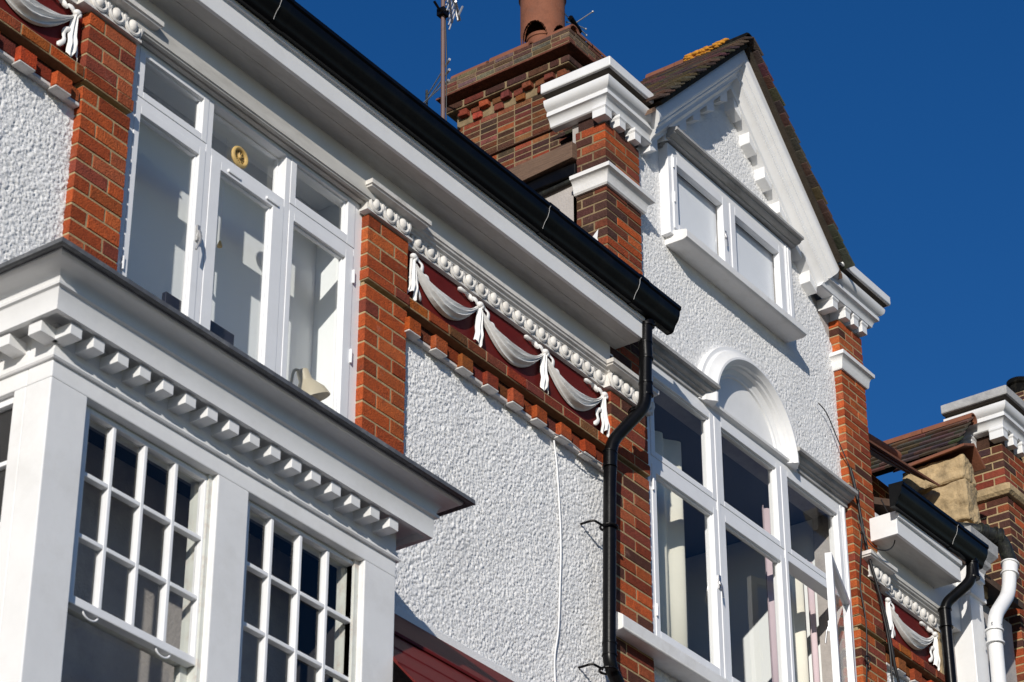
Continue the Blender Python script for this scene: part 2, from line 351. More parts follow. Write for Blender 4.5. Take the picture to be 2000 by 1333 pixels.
def swags(parent, knots, z, y):
    for a, c in zip(knots[:-1], knots[1:]):
        b = MB(); drape(b, a + 0.008, c - 0.008, z - 0.015, y); b.build("swag", M['plaster'], parent, smooth=50)
    for i, k in enumerate(knots):
        b = MB(); tail(b, k, z - 0.005, y, 0.27 + 0.015 * (i % 2), ph=i * 1.7)
        b.ell((k, y - 0.024, z), (0.026, 0.022, 0.022)); b.ell((k + 0.012, y - 0.03, z - 0.012), (0.014, 0.014, 0.018))
        if i < len(knots) - 1:
            ribbon(b, [(k + 0.01, z), (k + 0.055, z + 0.022), (k + 0.095, z - 0.005), (k + 0.105, z - 0.06), (k + 0.15, z - 0.065), (k + 0.185, z - 0.10)], y)
        if i > 0:
            ribbon(b, [(k - 0.01, z), (k - 0.05, z + 0.030), (k - 0.075, z - 0.002), (k - 0.10, z + 0.03), (k - 0.15, z + 0.022), (k - 0.20, z + 0.035)], y)
        if i == 0 or i == len(knots) - 1:
            s = 1 if i == 0 else -1
            ribbon(b, [(k + s * 0.02, z - 0.12), (k + s * 0.06, z - 0.14), (k + s * 0.065, z - 0.21), (k + s * 0.10, z - 0.26)], y)
        b.build("drapery_tail", M['plaster'], parent, smooth=50)

STRIP = [(-0.02, 10.875), (0.0, 10.868), (0.030, 10.853), (0.030, 10.758), (0.022, 10.756), (0.020, 10.747), (0.004, 10.742), (-0.002, 10.752), (-0.012, 10.754), (-0.016, 10.742), (-0.040, 10.736), (-0.040, 10.875)]
CAPST = [(-0.03, 10.880), (0.0, 10.870), (0.030, 10.854), (0.030, 10.824), (0.021, 10.821), (0.017, 10.812), (0.004, 10.808), (-0.010, 10.803), (-0.04, 10.800)]
STRIPF = [(-0.05, 10.875), (0.0, 10.868), (0.030, 10.853), (0.030, 10.824), (0.022, 10.820), (0.019, 10.808), (0.004, 10.800), (0.001, 10.790), (-0.014, 10.782), (-0.018, 10.772), (-0.05, 10.768)]
EGGBED = [(-0.03, 10.806), (0.022, 10.804), (0.018, 10.795), (0.008, 10.786), (0.008, 10.698), (0.024, 10.692), (0.024, 10.677), (-0.03, 10.674)]
def capital(parent, x0, x1, bx0, bx1, e0, n):
    b = MB()
    b.sweep([(x0, 0.03), (x0, -0.052), (x1, -0.052), (x1, 0.03)], CAPST, 0)
    b.sweep([(bx0, 0.04), (bx0, 0.0), (bx1, 0.0), (bx1, 0.04)], EGGBED, 0)
    egg_run(b, [e0 + 0.13 * i for i in range(n)], -0.014, 10.746)
    return b.build("capital", M['oldplaster'], parent, smooth=38)
def corbel_course(parent, x0, x1, nb, xb):
    b = MB()
    b.box(x0, x1, 0.06, 0.2, 9.95, 10.31, 0, (0.05, 0.026, 0.02))  # recess backing; near-black colour paints in the shadow under the band
    x = x0
    while x < x1 - 0.02:                                   # soldier band
        e = min(x + rnd.uniform(0.19, 0.215), x1)
        b.box(x, e - 0.012, -0.012 + rnd.uniform(-.004, .003), 0.1, 10.218, 10.283, 0, tuple(c * rnd.uniform(0.55, 1.1) for c in rnd.choice(RED + DARK[3:4])), 0.002); x = e
    b.box(x0, x1, -0.007, 0.1, 10.212, 10.290, 1)
    x = x0
    while x < x1 - 0.02:                                   # flat bricks behind the corbels
        e = min(x + 0.131, x1)
        b.box(x, e - 0.012, 0.004 + rnd.uniform(-.003, .003), 0.1, 10.062 + rnd.uniform(-.003, .003), 10.140 + rnd.uniform(-.006, .004), 0, tuple(c * rnd.uniform(0.45, 0.9) for c in rnd.choice(RED + DARK[3:4])), 0.002); x = e
    b.box(x0, x1, 0.012, 0.1, 10.046, 10.132, 1)
    o = b.build("brick_band", BM, parent, 0.003, segs=1)
    b = MB(); b.box(x0, x1, 0.006, 0.1, 10.040, 10.062); b.build("painted_drip", M['oldplaster'], parent, 0.006)
    for i in range(nb):
        b = MB(); xx = xb + 0.262 * i + rnd.uniform(-.006, .006)
        if xx + 0.12 > x1 + 0.03: break
        dz = rnd.uniform(-.005, .005)
        b.box(xx, xx + 0.120, -0.034 + rnd.uniform(-.005, .005), 0.03, 10.042 + dz, 10.132 + dz, 0, tuple(c * rnd.uniform(0.6, 1.0) for c in rnd.choice(REDHOT + RED[:2])), 0.003)
        b.box(xx + 0.002, xx + 0.118, -0.034, 0.03, 10.030 + dz, 10.0415 + dz, 1)  # greyer lip: shade below the brick put into its colour
        b.build("corbel_brick", [M['brick'], M['oldplaster']], parent, 0.009, segs=3)

def gutter_thing(name, label, x0, x1, z0, z1, joints, group):
    """ogee gutter along x, z0 at the left end, z1 at the right end"""
    t = thing(name, label, "gutter", group)
    prof = [(-0.245, 0.0), (-0.285, 0.0), (-0.300, 0.012), (-0.306, 0.03), (-0.318, 0.055), (-0.340, 0.085), (-0.352, 0.12), (-0.354, 0.150), (-0.366, 0.160), (-0.366, 0.185), (-0.356, 0.192), (-0.346, 0.185), (-0.342, 0.15), (-0.33, 0.12), (-0.300, 0.06), (-0.285, 0.018), (-0.26, 0.015), (-0.255, 0.16), (-0.245, 0.16)]
    def seg(b, xa, xb, grow=0.0):
        vs = []
        cy = sum(p[0] for p in prof) / len(prof); cz = sum(p[1] for p in prof) / len(prof)
        for x in (xa, xb):
            zz = z0 + (z1 - z0) * (x - x0) / (x1 - x0)
            vs += [(x, cy + (y - cy) * (1 + grow) , zz + cz + (z - cz) * (1 + grow)) for y, z in prof]
        k = len(prof)
        b.add(vs, [(j, j + 1, k + j + 1, k + j) for j in range(k - 1)] + [(k - 1, 0, k, 2 * k - 1)] + [tuple(range(k))[::-1], tuple(range(k, 2 * k))])
    b = MB(); seg(b, x0, x1); b.build("gutter_trough", M['black'], t, smooth=35)
    for j in joints:
        b = MB(); seg(b, j, j + 0.10, 0.045); b.build("joint_collar", M['black'], t, smooth=35)
        b = MB()
        b.tube([(j - 0.003, y * 1.0 - 0.006, z0 + (z1 - z0) * (j - x0) / (x1 - x0) + z) for y, z in prof[2:9]], 0.002, 5); b.build("joint_seal", M['coping'], t)
    for x in (x0, x1):
        b = MB(); zz = z0 + (z1 - z0) * (x - x0) / (x1 - x0); k = 12
        out = [(y, z) for y, z in prof[:10]] + [(-0.245, 0.19)]
        lo = [(x - 0.008, y, zz + z) for y, z in out]; hi = [(x + 0.008, y, zz + z) for y, z in out]; n = len(out)
        b.add(lo + hi, [tuple(range(n))[::-1], tuple(range(n, 2 * n))] + [(i, (i + 1) % n, n + (i + 1) % n, n + i) for i in range(n)])
        b.build("end_cap", M['black'], t)
    return t
def pipe_pts(pts, rad=0.09, n=6):
    P = [Vector(p) for p in pts]; out = [P[0]]
    for i in range(1, len(P) - 1):
        a = P[i] + (P[i - 1] - P[i]).normalized() * rad; c = P[i] + (P[i + 1] - P[i]).normalized() * rad
        for k in range(n + 1):
            t = k / n; out.append(a * (1 - t) ** 2 + P[i] * 2 * t * (1 - t) + c * t * t)
    out.append(P[-1]); return out
def collar(parent, m, p, d, r, ln, lip=0.006):
    b = MB()
    p = Vector(p); d = Vector(d).normalized()
    b.tube([p, p + d * 0.012, p + d * 0.0121, p + d * (ln - 0.012), p + d * (ln - 0.0119), p + d * ln], [r + lip, r + lip, r, r, r + lip, r + lip], 18)
    return b.build("pipe_collar", m, parent, smooth=40)

# ================================================================== ground and street
b = MB(); b.add([(-150, -150, 0), (150, -150, 0), (150, 150, 0), (-150, 150, 0)], [(0, 1, 2, 3)]); g = b.build("ground", M['asphalt']); g['kind'] = 'structure'
b = MB(); b.box(-60, 80, -3.2, -0.8, 0.004, 0.13); g = b.build("pavement", M['paving'], None, 0.01); g['kind'] = 'structure'

# ================================================================== shared house parts
def pilaster(parent, x0, x1, zt, ch, bl, pal, seed, band=True, depth=0.2, palL=None, zb=8.7):
    global rnd
    rnd = random.Random(seed)
    b = MB()
    if band:
        bricks(b, x0, x1, 0, depth, zb, 10.185, ch, bl, pal, palL)
        b.box(x0 + 0.012, x1 - 0.012, 0.028, depth, 10.185, 10.215, 1)
        bricks(b, x0 - 0.003, x1 + 0.003, -0.014, depth, 10.212, 10.292, 0.08, bl, pal, palL)
        bricks(b, x0, x1, 0, depth, 10.30, zt, ch, bl, pal, palL)
    else:
        bricks(b, x0, x1, 0, depth, zb, zt, ch, bl, pal, palL)
    o = b.build("brick_pilaster", BM, parent, 0.0028, segs=1)
    if zb < 8.5: bx("pilaster_base", M['greyrender'], o, x0, x1, 0, depth, 0, zb, 0)
    return o
def eaves(parent, x0, x1, xw0, xw1, leftface=False):
    b = MB(); b.box(xw0, xw1, 0.0, 0.12, 10.80, 11.30); b.build("frieze_board", M['paint'], parent, 0)
    b = MB(); b.box(x0 + 0.004, x1 - 0.004, -0.222, 0.02, 11.012, 11.05)
    if not leftface: b.box(x0 + 0.004, x1 - 0.004, -0.118, -0.114, 11.009, 11.0125)
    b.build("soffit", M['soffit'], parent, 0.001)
    b = MB(); b.box(x0, x1, -0.23, -0.205, 11.008, 11.128); b.box(x0, x1, -0.205, 0.0 if leftface else -0.03, 11.05, 11.16)
    if leftface: b.box(x0 - 0.002, x0 + 0.02, -0.229, 0.0, 11.007, 11.20)
    b.build("fascia", M['paint'], parent, 0.003)
    b = MB(); vs = [(-0.228, 11.128), (-0.234, 11.14), (-0.25, 11.142), (-0.252, 11.182), (-0.20, 11.184), (-0.20, 11.128)]
    lo = [(x0, y, z) for y, z in vs]; hi = [(x1, y, z) for y, z in vs]; n = 6
    b.add(lo + hi, [tuple(range(n))[::-1], tuple(range(n, 2 * n))] + [(i, (i + 1) % n, n + (i + 1) % n, n + i) for i in range(n)])
    b.build("fascia_moulding", M['paint'], parent, 0.002)
def roof_slab(parent, x0, x1, y0, z0, y1, z1):
    b = MB(); b.hexa([(x0, y0, z0), (x1, y0, z0), (x1, y1, z1), (x0, y1, z1)], [(x0, y0, z0 + .06), (x1, y0, z0 + .06), (x1, y1, z1 + .06), (x0, y1, z1 + .06)], 0, (0.09, 0.06, 0.045))
    return b.build("roof", M['tile'], parent)

# ================================================================== left terraced house
A = thing("terraced_house", "white roughcast house with bay window, long white eaves and red swag frieze", "house")
b = MB()
b.box(5.0, 13.1, 0.07, 0.3, 0, 8.95); b.box(5.0, 8.04, 0.07, 0.3, 8.95, 11.3); b.box(8.04, 8.47, 0.07, 0.13, 8.95, 11.3); b.box(10.70, 13.1, 0.07, 0.3, 8.95, 11.3); b.box(10.49, 10.70, 0.07, 0.13, 8.95, 11.3); b.box(8.47, 10.49, 0.07, 0.13, 10.74, 11.3); b.box(8.04, 10.70, 0.13, 0.3, 10.96, 11.3)
b.build("wall", M['greyrender'], A)
bx("party_wall", M['greyrender'], A, 4.8, 5.0, 0.07, 6, 0, 11.3, 0)
stucco("roughcast_panel", A, 6.6, 8.125, 8.3, 10.06, 0.056, 0.0060, 0.0135, 0.0135, 3)
stucco("roughcast_panel", A, 10.25, 13.075, 8.255, 10.06, 0.056, 0.0060, 0.0135, 0.0135, 4, lambda x, z: (x > 10.86) | (z < 8.75))
b = MB(); b.box(10.2, 13.0, 0.03, 0.06, 8.17, 8.262); b.build("render_margin", M['render'], A, 0.006)
pilaster(A, 8.105, 8.468, 10.675, 0.092, 0.25, RED, 11)
pilaster(A, 10.492, 10.882, 10.675, 0.097, 0.265, RED + REDHOT, 12, palL=REDHOT)
rnd = random.Random(21)
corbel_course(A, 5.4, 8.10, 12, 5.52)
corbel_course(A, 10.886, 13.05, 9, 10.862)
for x0, x1 in ((5.4, 8.105), (10.882, 13.06)):
    bx("frieze_panel", M['redpaint'], A, x0, x1, 0.055, 0.12, 10.29, 10.74, 0)
    b = MB(); b.sweep([(x0, 0.05), (x1, 0.05)], EGGBED)
    n = int((x1 - x0 - 0.08) / 0.13) + 1
    xs = [x1 - 0.16 - 0.13 * i for i in range(n)] if x1 < 9 else [11.135 - 0.13 + 0.1305 * i for i in range(17)]
    xs = [x for x in xs if x0 + 0.03 < x < x1 - 0.02]
    egg_run(b, xs[:100], 0.034, 10.746)
    b.build("egg_and_dart_moulding", M['oldplaster'], A, smooth=38)
swags(A, [6.65, 7.34, 8.03], 10.615, 0.045)
swags(A, [10.96, 11.64, 12.345, 13.02], 10.618, 0.045)
for x0, x1, pf in ((5.2, 8.12, STRIPF), (8.42, 10.52, STRIP), (10.86, 13.06, STRIPF)):
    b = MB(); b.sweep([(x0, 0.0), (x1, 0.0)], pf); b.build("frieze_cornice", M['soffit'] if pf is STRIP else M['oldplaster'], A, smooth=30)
capital(A, 8.05, 8.55, 8.05, 8.455, 8.145, 3); capital(A, 10.45, 10.97, 10.475, 10.87, 10.535, 3)
eaves(A, 5.2, 13.131, 5.2, 13.10)
roof_slab(A, 5.0, 13.05, -0.27, 11.32, 4.2, 14.3)

# --- upper casement window
def casement_window(parent):
    b = MB()
    F0, F1 = 0.05, 0.14
    b.box(8.46, 8.545, F0, F1, 8.9, 10.76); b.box(10.425, 10.50, F0, F1, 8.9, 10.76)          # jambs
    b.box(8.545, 10.425, F0 - 0.002, F1, 10.71, 10.78)                                          # head
    b.box(9.115, 9.16, F0 - 0.001, F1, 8.9, 10.71); b.box(9.79, 9.835, F0 - 0.001, F1, 8.9, 10.71)
    b.box(8.545, 9.115, F0, F1, 10.355, 10.405); b.box(9.16, 9.79, F0, F1, 10.355, 10.405); b.box(9.835, 10.425, F0, F1, 10.355, 10.405)
    b.box(8.5, 10.46, F0 - 0.03, F1, 8.86, 8.94)
    w = b.build("casement_window", M['frame'], parent, 0.003)
    def light(nm, x0, x1, z0, z1, l, r, bt, t, y0=0.046, y1=0.095):
        q = MB(); rect_frame(q, x0, x1, z0, z1, l, r, bt, t, y0, y1)
        rect_frame(q, x0 + l - .001, x1 - r + .001, z0 + bt - .001, z1 - t + .001, .012, .012, .012, .012, y0 + 0.02, y1 - .004)
        q.build(nm, M['frame'], w, 0.003); pane(w, x0 + l, x1 - r, z0 + bt, z1 - t, y0 + 0.035)
    light("fanlight", 8.545, 9.115, 10.405, 10.71, 0.047, 0.045, 0.045, 0.028)
    light("fanlight", 9.835, 10.425, 10.405, 10.71, 0.048, 0.068, 0.060, 0.004)
    q = MB(); rect_frame(q, 9.16, 9.79, 10.405, 10.71, .012, .012, .012, .012, 0.105, 0.135); q.build("fanlight", M['frame'], w, 0.002)
    pane(w, 9.16, 9.79, 10.405, 10.71, 0.12)
    light("casement", 8.545, 9.115, 8.94, 10.355, 0.043, 0.052, 0.07, 0.053)
    light("casement", 9.162, 9.788, 8.94, 10.355, 0.082, 0.096, 0.07, 0.055)
    light("casement", 9.837, 10.423, 8.94, 10.355, 0.042, 0.073, 0.07, 0.050)
    # round ventilator in the middle fanlight
    q = MB(); c = (9.455, 0.105, 10.530)
    P = [(c[0] + 0.056 * math.cos(a), c[1], c[2] + 0.056 * math.sin(a)) for a in [2 * math.pi * i / 24 for i in range(25)]]
    q.tube(P, 0.013, 8)
    for i in range(12):
        a = 2 * math.pi * i / 12
        q.tube([(c[0], c[1] + .004, c[2]), (c[0] + .05 * math.cos(a), c[1] + .004, c[2] + .05 * math.sin(a))], 0.0035, 5)
    q.ell(c, (0.014, 0.012, 0.014)); v = q.build("ventilator", M['yellow'], w, smooth=40)
    q = MB(); q.lathe((0, 0, 0), [(0.0, 0), (0.05, 0)], 24); d = q.build("vent_backing", M['navy'], w); d.rotation_euler = (math.pi / 2, 0, 0); d.location = (c[0], c[1] + 0.012, c[2])
    for x0 in (9.30, 9.63):
        bx("trickle_vent", M['frame'], w, x0, x0 + 0.105, 0.036, 0.05, 10.318, 10.338, 0.004)
    q = MB(); q.tube([(9.085, 0.03, 9.80), (9.083, 0.015, 9.76), (9.07, 0.0, 9.72), (9.03, -0.012, 9.64)], [0.012, 0.012, 0.009, 0.007], 8); q.box(9.074, 9.096, 0.03, 0.048, 9.74, 9.84)
    q.build("casement_handle", M['alu'], w, 0.002, smooth=40)
    for z in (10.16, 9.62, 9.08):
        q = MB(); q.tube([(10.424, 0.040, z), (10.424, 0.040, z + 0.09)], 0.008, 8); q.build("hinge", M['frame'], w)
    q = MB(); q.tube([(8.546, 0.040, 9.28), (8.546, 0.040, 9.36)], 0.008, 8); q.build("hinge", M['frame'], w)
    return w
casement_window(A)
def room(parent, x0, x1, y0, y1, z0, z1, m, x0i=None):
    b = MB(); t = 0.05
    b.box(x0 - t, x0, y0, y1 + t, z0, z1); b.box(x1, x1 + t, y0, y1 + t, z0, z1); b.box(x0, x1, y1, y1 + t, z0, z1)
    b.box(x0 - t, x1 + t, y0, y1 + t, z1, z1 + t); b.box(x0 - t, x1 + t, y0, y1 + t, z0 - t, z0)
    return b.build("room", m, parent)
room(A, 8.1, 10.56, 0.141, 0.45, 8.3, 10.90, M['room'])
bx("window_board", M['frame'], A, 8.15, 10.55, 0.142, 0.44, 8.90, 8.94, 0.004)

# --- things seen in the upper window
L = thing("desk_lamp", "beige enamel desk lamp shade tipped against the right pane of the upper window", "lamp")
b = MB(); b.lathe((0, 0, 0), [(0.0, 0.185), (0.030, 0.185), (0.036, 0.175), (0.040, 0.12), (0.050, 0.105), (0.095, 0.05), (0.112, 0.0), (0.108, 0.0), (0.09, 0.045), (0.03, 0.10)], 28)
o = b.build("lamp_shade", M['lamp'], L, smooth=45); o.location = (10.33, 0.24, 9.40); o.rotation_euler = (math.radians(-6), math.radians(-24), 0)
b = MB(); b.tube(pipe_pts([(10.25, 0.26, 9.55), (10.21, 0.28, 9.57), (10.20, 0.32, 9.3), (10.20, 0.32, 8.97)], 0.04), 0.009, 8); b.build("lamp_arm", M['lamp'], L)
b = MB(); b.lathe((10.20, 0.32, 8.94), [(0.0, 0.0), (0.08, 0.0), (0.08, 0.018), (0.02, 0.03), (0.0, 0.03)], 24); b.build("lamp_base", M['lamp'], L, smooth=40)
def book(x0, x1, z1, label, tilt):
    b = MB(); b.box(x0, x1, 0.195, 0.225, 8.942, z1); b.box(x0 + .004, x1 - .002, 0.199, 0.221, 8.945, z1 + 0.001, 1)
    o = b.build("book", [M['navy'], M['blind']], None, 0.003); o['group'] = "books on the window board"
    return tag(o, label, "book", "books on the window board")
book(9.04, 9.175, 9.455, "tall dark book standing at the bottom of the left casement", 0)
book(9.33, 9.60, 9.455, "wide dark book leaning at the bottom of the middle casement", 0)
for x, y, z0, lab in ((9.60, 0.35, 10.13, "pull cord with a small pale acorn, the right one behind the middle pane"), (9.49, 0.35, 9.93, "pull cord with a small pale acorn, the left one behind the middle pane")):
    t = thing("pull_cord", lab, "pull cord", "pull cords behind the middle pane")
    b = MB(); b.tube([(x, y, 10.845), (x, y, z0)], 0.0022, 5); b.build("cord", M['blind'], t)
    b = MB(); b.lathe((x, y, z0 - 0.035), [(0.0, 0), (0.016, 0), (0.012, 0.02), (0.004, 0.04), (0, 0.04)], 12); b.build("acorn", M['yellow'], t, smooth=40)

# --- bay window
BX0, BX1, BY = 7.617, 10.206, -0.5
b = MB()
for x0, x1 in ((BX0, 7.86), (8.79, 9.02), (9.945, BX1)): b.box(x0, x1, BY, BY + 0.16, 0, 8.01)
b.box(BX0, BX1, BY, BY + 0.16, 8.01, 8.30); b.box(7.86, 9.945, BY + .004, BY + 0.16, 0, 5.9)
b.box(BX0, BX0 + 0.1, BY + 0.16, -0.26, 0, 8.01); b.box(BX0, BX0 + 0.1, BY + 0.16, 0.06, 8.01, 8.30); b.box(BX0, BX0 + 0.1, -0.26, 0.06, 0, 5.9); b.box(BX0, BX0 + 0.1, -0.04, 0.06, 5.9, 8.01)
b.box(BX1 - 0.1, BX1, BY + 0.16, 0.06, 0, 8.30)
bay = b.build("bay_window", M['bay'], A, 0.006)
cpath = [(BX0, 0.06), (BX0, BY), (BX1, BY), (BX1, 0.06)]
b = MB(); b.sweep(cpath, [(-0.02, 8.100), (0.014, 8.103), (0.020, 8.112), (0.016, 8.125), (0.006, 8.135), (0.003, 8.16), (-0.02, 8.17)]); b.build("architrave_bead", M['bay'], bay, smooth=40)
b = MB(); b.sweep(cpath, [(-0.03, 8.300), (0.104, 8.300), (0.108, 8.260), (0.138, 8.258), (0.142, 8.368), (0.146, 8.374), (0.160, 8.380), (0.163, 8.392), (0.158, 8.398), (0.148, 8.400), (0.151, 8.418), (0.160, 8.436), (0.178, 8.450), (0.204, 8.459), (0.232, 8.465), (0.246, 8.472), (0.252, 8.480), (0.252, 8.489), (-0.03, 8.487)]); b.build("bay_cornice", M['bay'], bay, smooth=32)
b = MB(); b.sweep(cpath, [(-0.03, 8.490), (0.262, 8.490), (0.288, 8.477), (0.300, 8.481), (0.297, 8.507), (0.20, 8.520), (-0.03, 8.545)])
b.add([(BX0, BY, 8.544), (BX1, BY, 8.544), (BX1, 0.06, 8.62), (BX0, 0.06, 8.62)], [(0, 1, 2, 3)]); b.build("lead_flashing", M['lead'], bay, smooth=30)
dm = None
def dentil(x0, x1, y0, y1):
    return bx("dentil", M['bay'], bay, x0, x1, y0, y1, 8.192, 8.250, 0.003)
for i in range(16):
    x = BX0 - 0.022 + 0.1600 * i + rnd.uniform(-.004, .004); dentil(x, x + 0.077, BY - 0.115, BY + 0.01)
for y in (-0.52, -0.315, -0.11): dentil(BX0 - 0.115, BX0 + 0.01, y, y + 0.083)

def sash(x0, x1, ztop, zbot, edges, rows, has_rail, handles):
    ys = BY + 0.05
    # pulley-stile box behind
    q = MB(); rect_frame(q, x0, x1, 5.9, 8.01, 0.032, 0.034, 0.02, 0.018, ys + 0.004, ys + 0.11); q.box(x1 - 0.036, x1, ys - 0.012, ys + 0.004, 5.9, 8.01); q.box(x0, x0 + 0.03, ys - 0.012, ys + 0.004, 5.9, 8.01)
    q.build("sash_box", M['sash_wear'], bay, 0.002)
    q = MB(); a = x0 + 0.03; c = x1 - 0.034; y0, y1 = ys, ys + 0.045
    q.box(a, edges[0], y0, y1, zbot, ztop); q.box(edges[-1], c, y0, y1, zbot, ztop)
    q.box(edges[0], edges[-1], y0, y1, rows[0], ztop)
    if has_rail: q.box(a, c, y0 - 0.002, y1 + 0.006, zbot, rows[-1])
    bw = 0.0115
    for e in edges[1:-1]: q.box(e - 2 * bw, e, y0 + 0.002, y1, rows[-1], rows[0])
    for r in rows[1:-1]:
        for e0, e1 in zip(edges[:-1], edges[1:]):
            q.box(e0, e1 - 2 * bw if e1 != edges[-1] else e1, y0 + 0.003, y1 - 0.002, r - bw, r + bw)
    s = q.build("glazed_sash", M['frame'], bay, 0.004)
    for r1, r0 in zip(rows[:-1], rows[1:]):
        for e0, e1 in zip(edges[:-1], edges[1:]): pane(bay, e0, e1, r0, r1, y0 + 0.030)
    for hx in handles:
        q = MB(); q.tube([(hx + 0.05 * math.cos(t), y0 + 0.012, zbot + 0.004 - 0.034 * math.sin(t)) for t in [math.pi * i / 12 for i in range(13)]], 0.0055, 8)
        q.build("sash_lift", M['frame'], bay, smooth=60)
    return s
sash(7.86, 8.80, 8.00, 6.985, [7.935, 8.119, 8.339, 8.557, 8.752], [7.975, 7.656, 7.338, 7.028], True, [8.06, 8.55])
sash(9.02, 9.945, 8.00, 6.02, [9.09, 9.278, 9.503, 9.721, 9.925], [7.980, 7.661, 7.335, 7.010, 6.69, 6.37, 6.06], True, [])
q = MB(); rect_frame(q, 7.89, 8.766, 5.92, 7.02, 0.05, 0.05, 0.07, 0.035, BY + 0.10, BY + 0.14); q.build("lower_sash", M['sash_wear'], bay, 0.003)
pane(bay, 7.94, 8.716, 5.99, 6.985, BY + 0.12)
# side sash of the bay
q = MB(); X = BX0 + 0.03
q.box(X, X + 0.04, -0.262, -0.238, 5.9, 8.01); q.box(X, X + 0.04, -0.06, -0.038, 5.9, 8.01); q.box(X, X + 0.04, -0.238, -0.06, 7.97, 8.01)
for z in (7.66, 7.34, 7.02, 6.6): q.box(X + .006, X + 0.036, -0.238, -0.06, z - 0.012, z + 0.012)
q.build("side_sash", M['frame'], bay, 0.003)
b = MB(); b.box(X + 0.02, X + 0.024, -0.24, -0.058, 5.95, 7.98); b.build("pane", M['glass'], bay)
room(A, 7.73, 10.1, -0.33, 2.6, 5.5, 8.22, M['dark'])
# timber boarding on the dim ceiling inside
b = MB()
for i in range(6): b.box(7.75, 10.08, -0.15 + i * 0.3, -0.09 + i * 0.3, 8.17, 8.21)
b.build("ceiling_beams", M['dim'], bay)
# painted porch roof beside the bay
b = MB(); tn = 1.19; yy = 0.03; zz = 8.21
b.hexa([(10.2, yy, zz - .02), (13.2, yy, zz - .02), (13.2, yy - .24, zz - .02 - .24 * tn), (10.2, yy - .24, zz - .02 - .24 * tn)], [(10.2, yy, zz), (13.2, yy, zz), (13.2, yy - .24, zz - .24 * tn), (10.2, yy - .24, zz - .24 * tn)])
for i in range(5):
    a = 0.20 + i * 0.16; e = a + 0.20; up = -0.012; dn = 0.008 - 0.004
    b.hexa([(10.2, yy - a, zz - a * tn - .05), (13.2, yy - a, zz - a * tn - .05), (13.2, yy - e, zz - e * tn - .03), (10.2, yy - e, zz - e * tn - .04)], [(10.2, yy - a, zz - a * tn - .034), (13.2, yy - a, zz - a * tn - .034), (13.2, yy - e, zz - e * tn - .022), (10.2, yy - e, zz - e * tn - .022)])
b.build("porch_roof", M['redpaint'], A, 0.003)

gutter_thing("gutter", "long black ogee gutter along the left house's eaves above the bay window", 5.2, 13.385, 11.165, 11.165, [9.22, 11.86, 12.90], "black gutters along the eaves")

# ================================================================== gabled house
G = thing("gabled_house", "white gabled house with arched window head, attic casements and tiled roof", "house")
b = MB(); b.box(13.10, 16.66, 0.085, 0.3, 0, 9.02); b.box(13.10, 13.56, 0.085, 0.3, 9.02, 11.2); b.box(16.24, 16.66, 0.085, 0.3, 9.02, 11.2)
pts = [(13.10, 11.15), (16.66, 11.15), (16.66, 12.95), (16.3, 12.95), (14.785, 14.36), (13.4, 12.95), (13.10, 12.95)]
n = len(pts); b.add([(x, 0.085, z) for x, z in pts] + [(x, 0.3, z) for x, z in pts], [tuple(range(n)), tuple(range(n, 2 * n))[::-1]] + [(i, n + i, n + (i + 1) % n, (i + 1) % n) for i in range(n)])
b.build("wall", M['greyrender'], G)
bx("side_wall", M['greyrender'], G, 13.10, 13.3, 0.2, 3.0, 9, 12.56, 0)
def mk(x, z):
    r = np.hypot(x - 14.89, z - 11.16)
    return (z < 14.17 - 1.02 * np.abs(x - 14.785)) & ~((r < 0.60) & (z > 11.1)) & ~((x > 13.9) & (x < 15.56) & (z > 12.33) & (z < 13.12))
stucco("roughcast_panel", G, 13.46, 16.33, 11.2, 14.2, 0.072, 0.0068, 0.0105, 0.0115, 9, mk)
stucco("roughcast_panel", G, 13.05, 16.6, 8.2, 8.93, 0.074, 0.0075, 0.020, 0.016, 10)
pilaster(G, 13.062, 13.50, 10.675, 0.086, 0.26, RED + DARK[:1], 13, depth=0.25, zb=8.2)
rnd = random.Random(5)
def upper_pier(x0, x1, z0, z1, pal, palL, ch=0.0735, bl=0.27, dark=0.0):
    b = MB(); bricks(b, x0, x1, 0, 0.25, z0, z1, ch, bl, pal, palL, dark=dark); b.box(x0 + 0.02, x1 - 0.02, 0.03, 0.24, z1, z1 + 0.11, 0, (0.05, 0.025, 0.02))
    return b.build("brick_pilaster", [M['brick'], M['sootmortar']], G, 0.0028, segs=1)
upper_pier(13.062, 13.495, 10.80, 12.845, MIX + REDHOT + REDHOT, DARK, dark=0.12)
pilaster(G, 16.31, 16.685, 12.845, 0.0735, 0.23, RED + REDHOT + DARK[:2], 14, depth=0.25, palL=REDHOT, band=True, zb=8.2)
q = MB(); q.add([(13.0585, y + 0.02, z + 0.015) for y, z in ((0.03, 11.78), (0.20, 11.74), (0.24, 11.80), (0.20, 11.84), (0.21, 11.90), (0.13, 11.93), (0.10, 11.905), (0.05, 11.95), (0.06, 11.88))], [tuple(range(9))[::-1]]); q.build("paint_splash", M['paint'], G)
capital(G, 13.01, 13.50, 13.045, 13.49, 13.09, 4)
CAP = [(-0.03, 12.945), (0.045, 12.945), (0.055, 12.952), (0.060, 12.975), (0.070, 12.998), (0.088, 13.014), (0.100, 13.018), (0.100, 13.048), (0.090, 13.050), (0.094, 13.060), (0.118, 13.074), (0.134, 13.096), (0.139, 13.118), (0.139, 13.134), (0.05, 13.140), (0.05, 13.180), (-0.03, 13.180)]
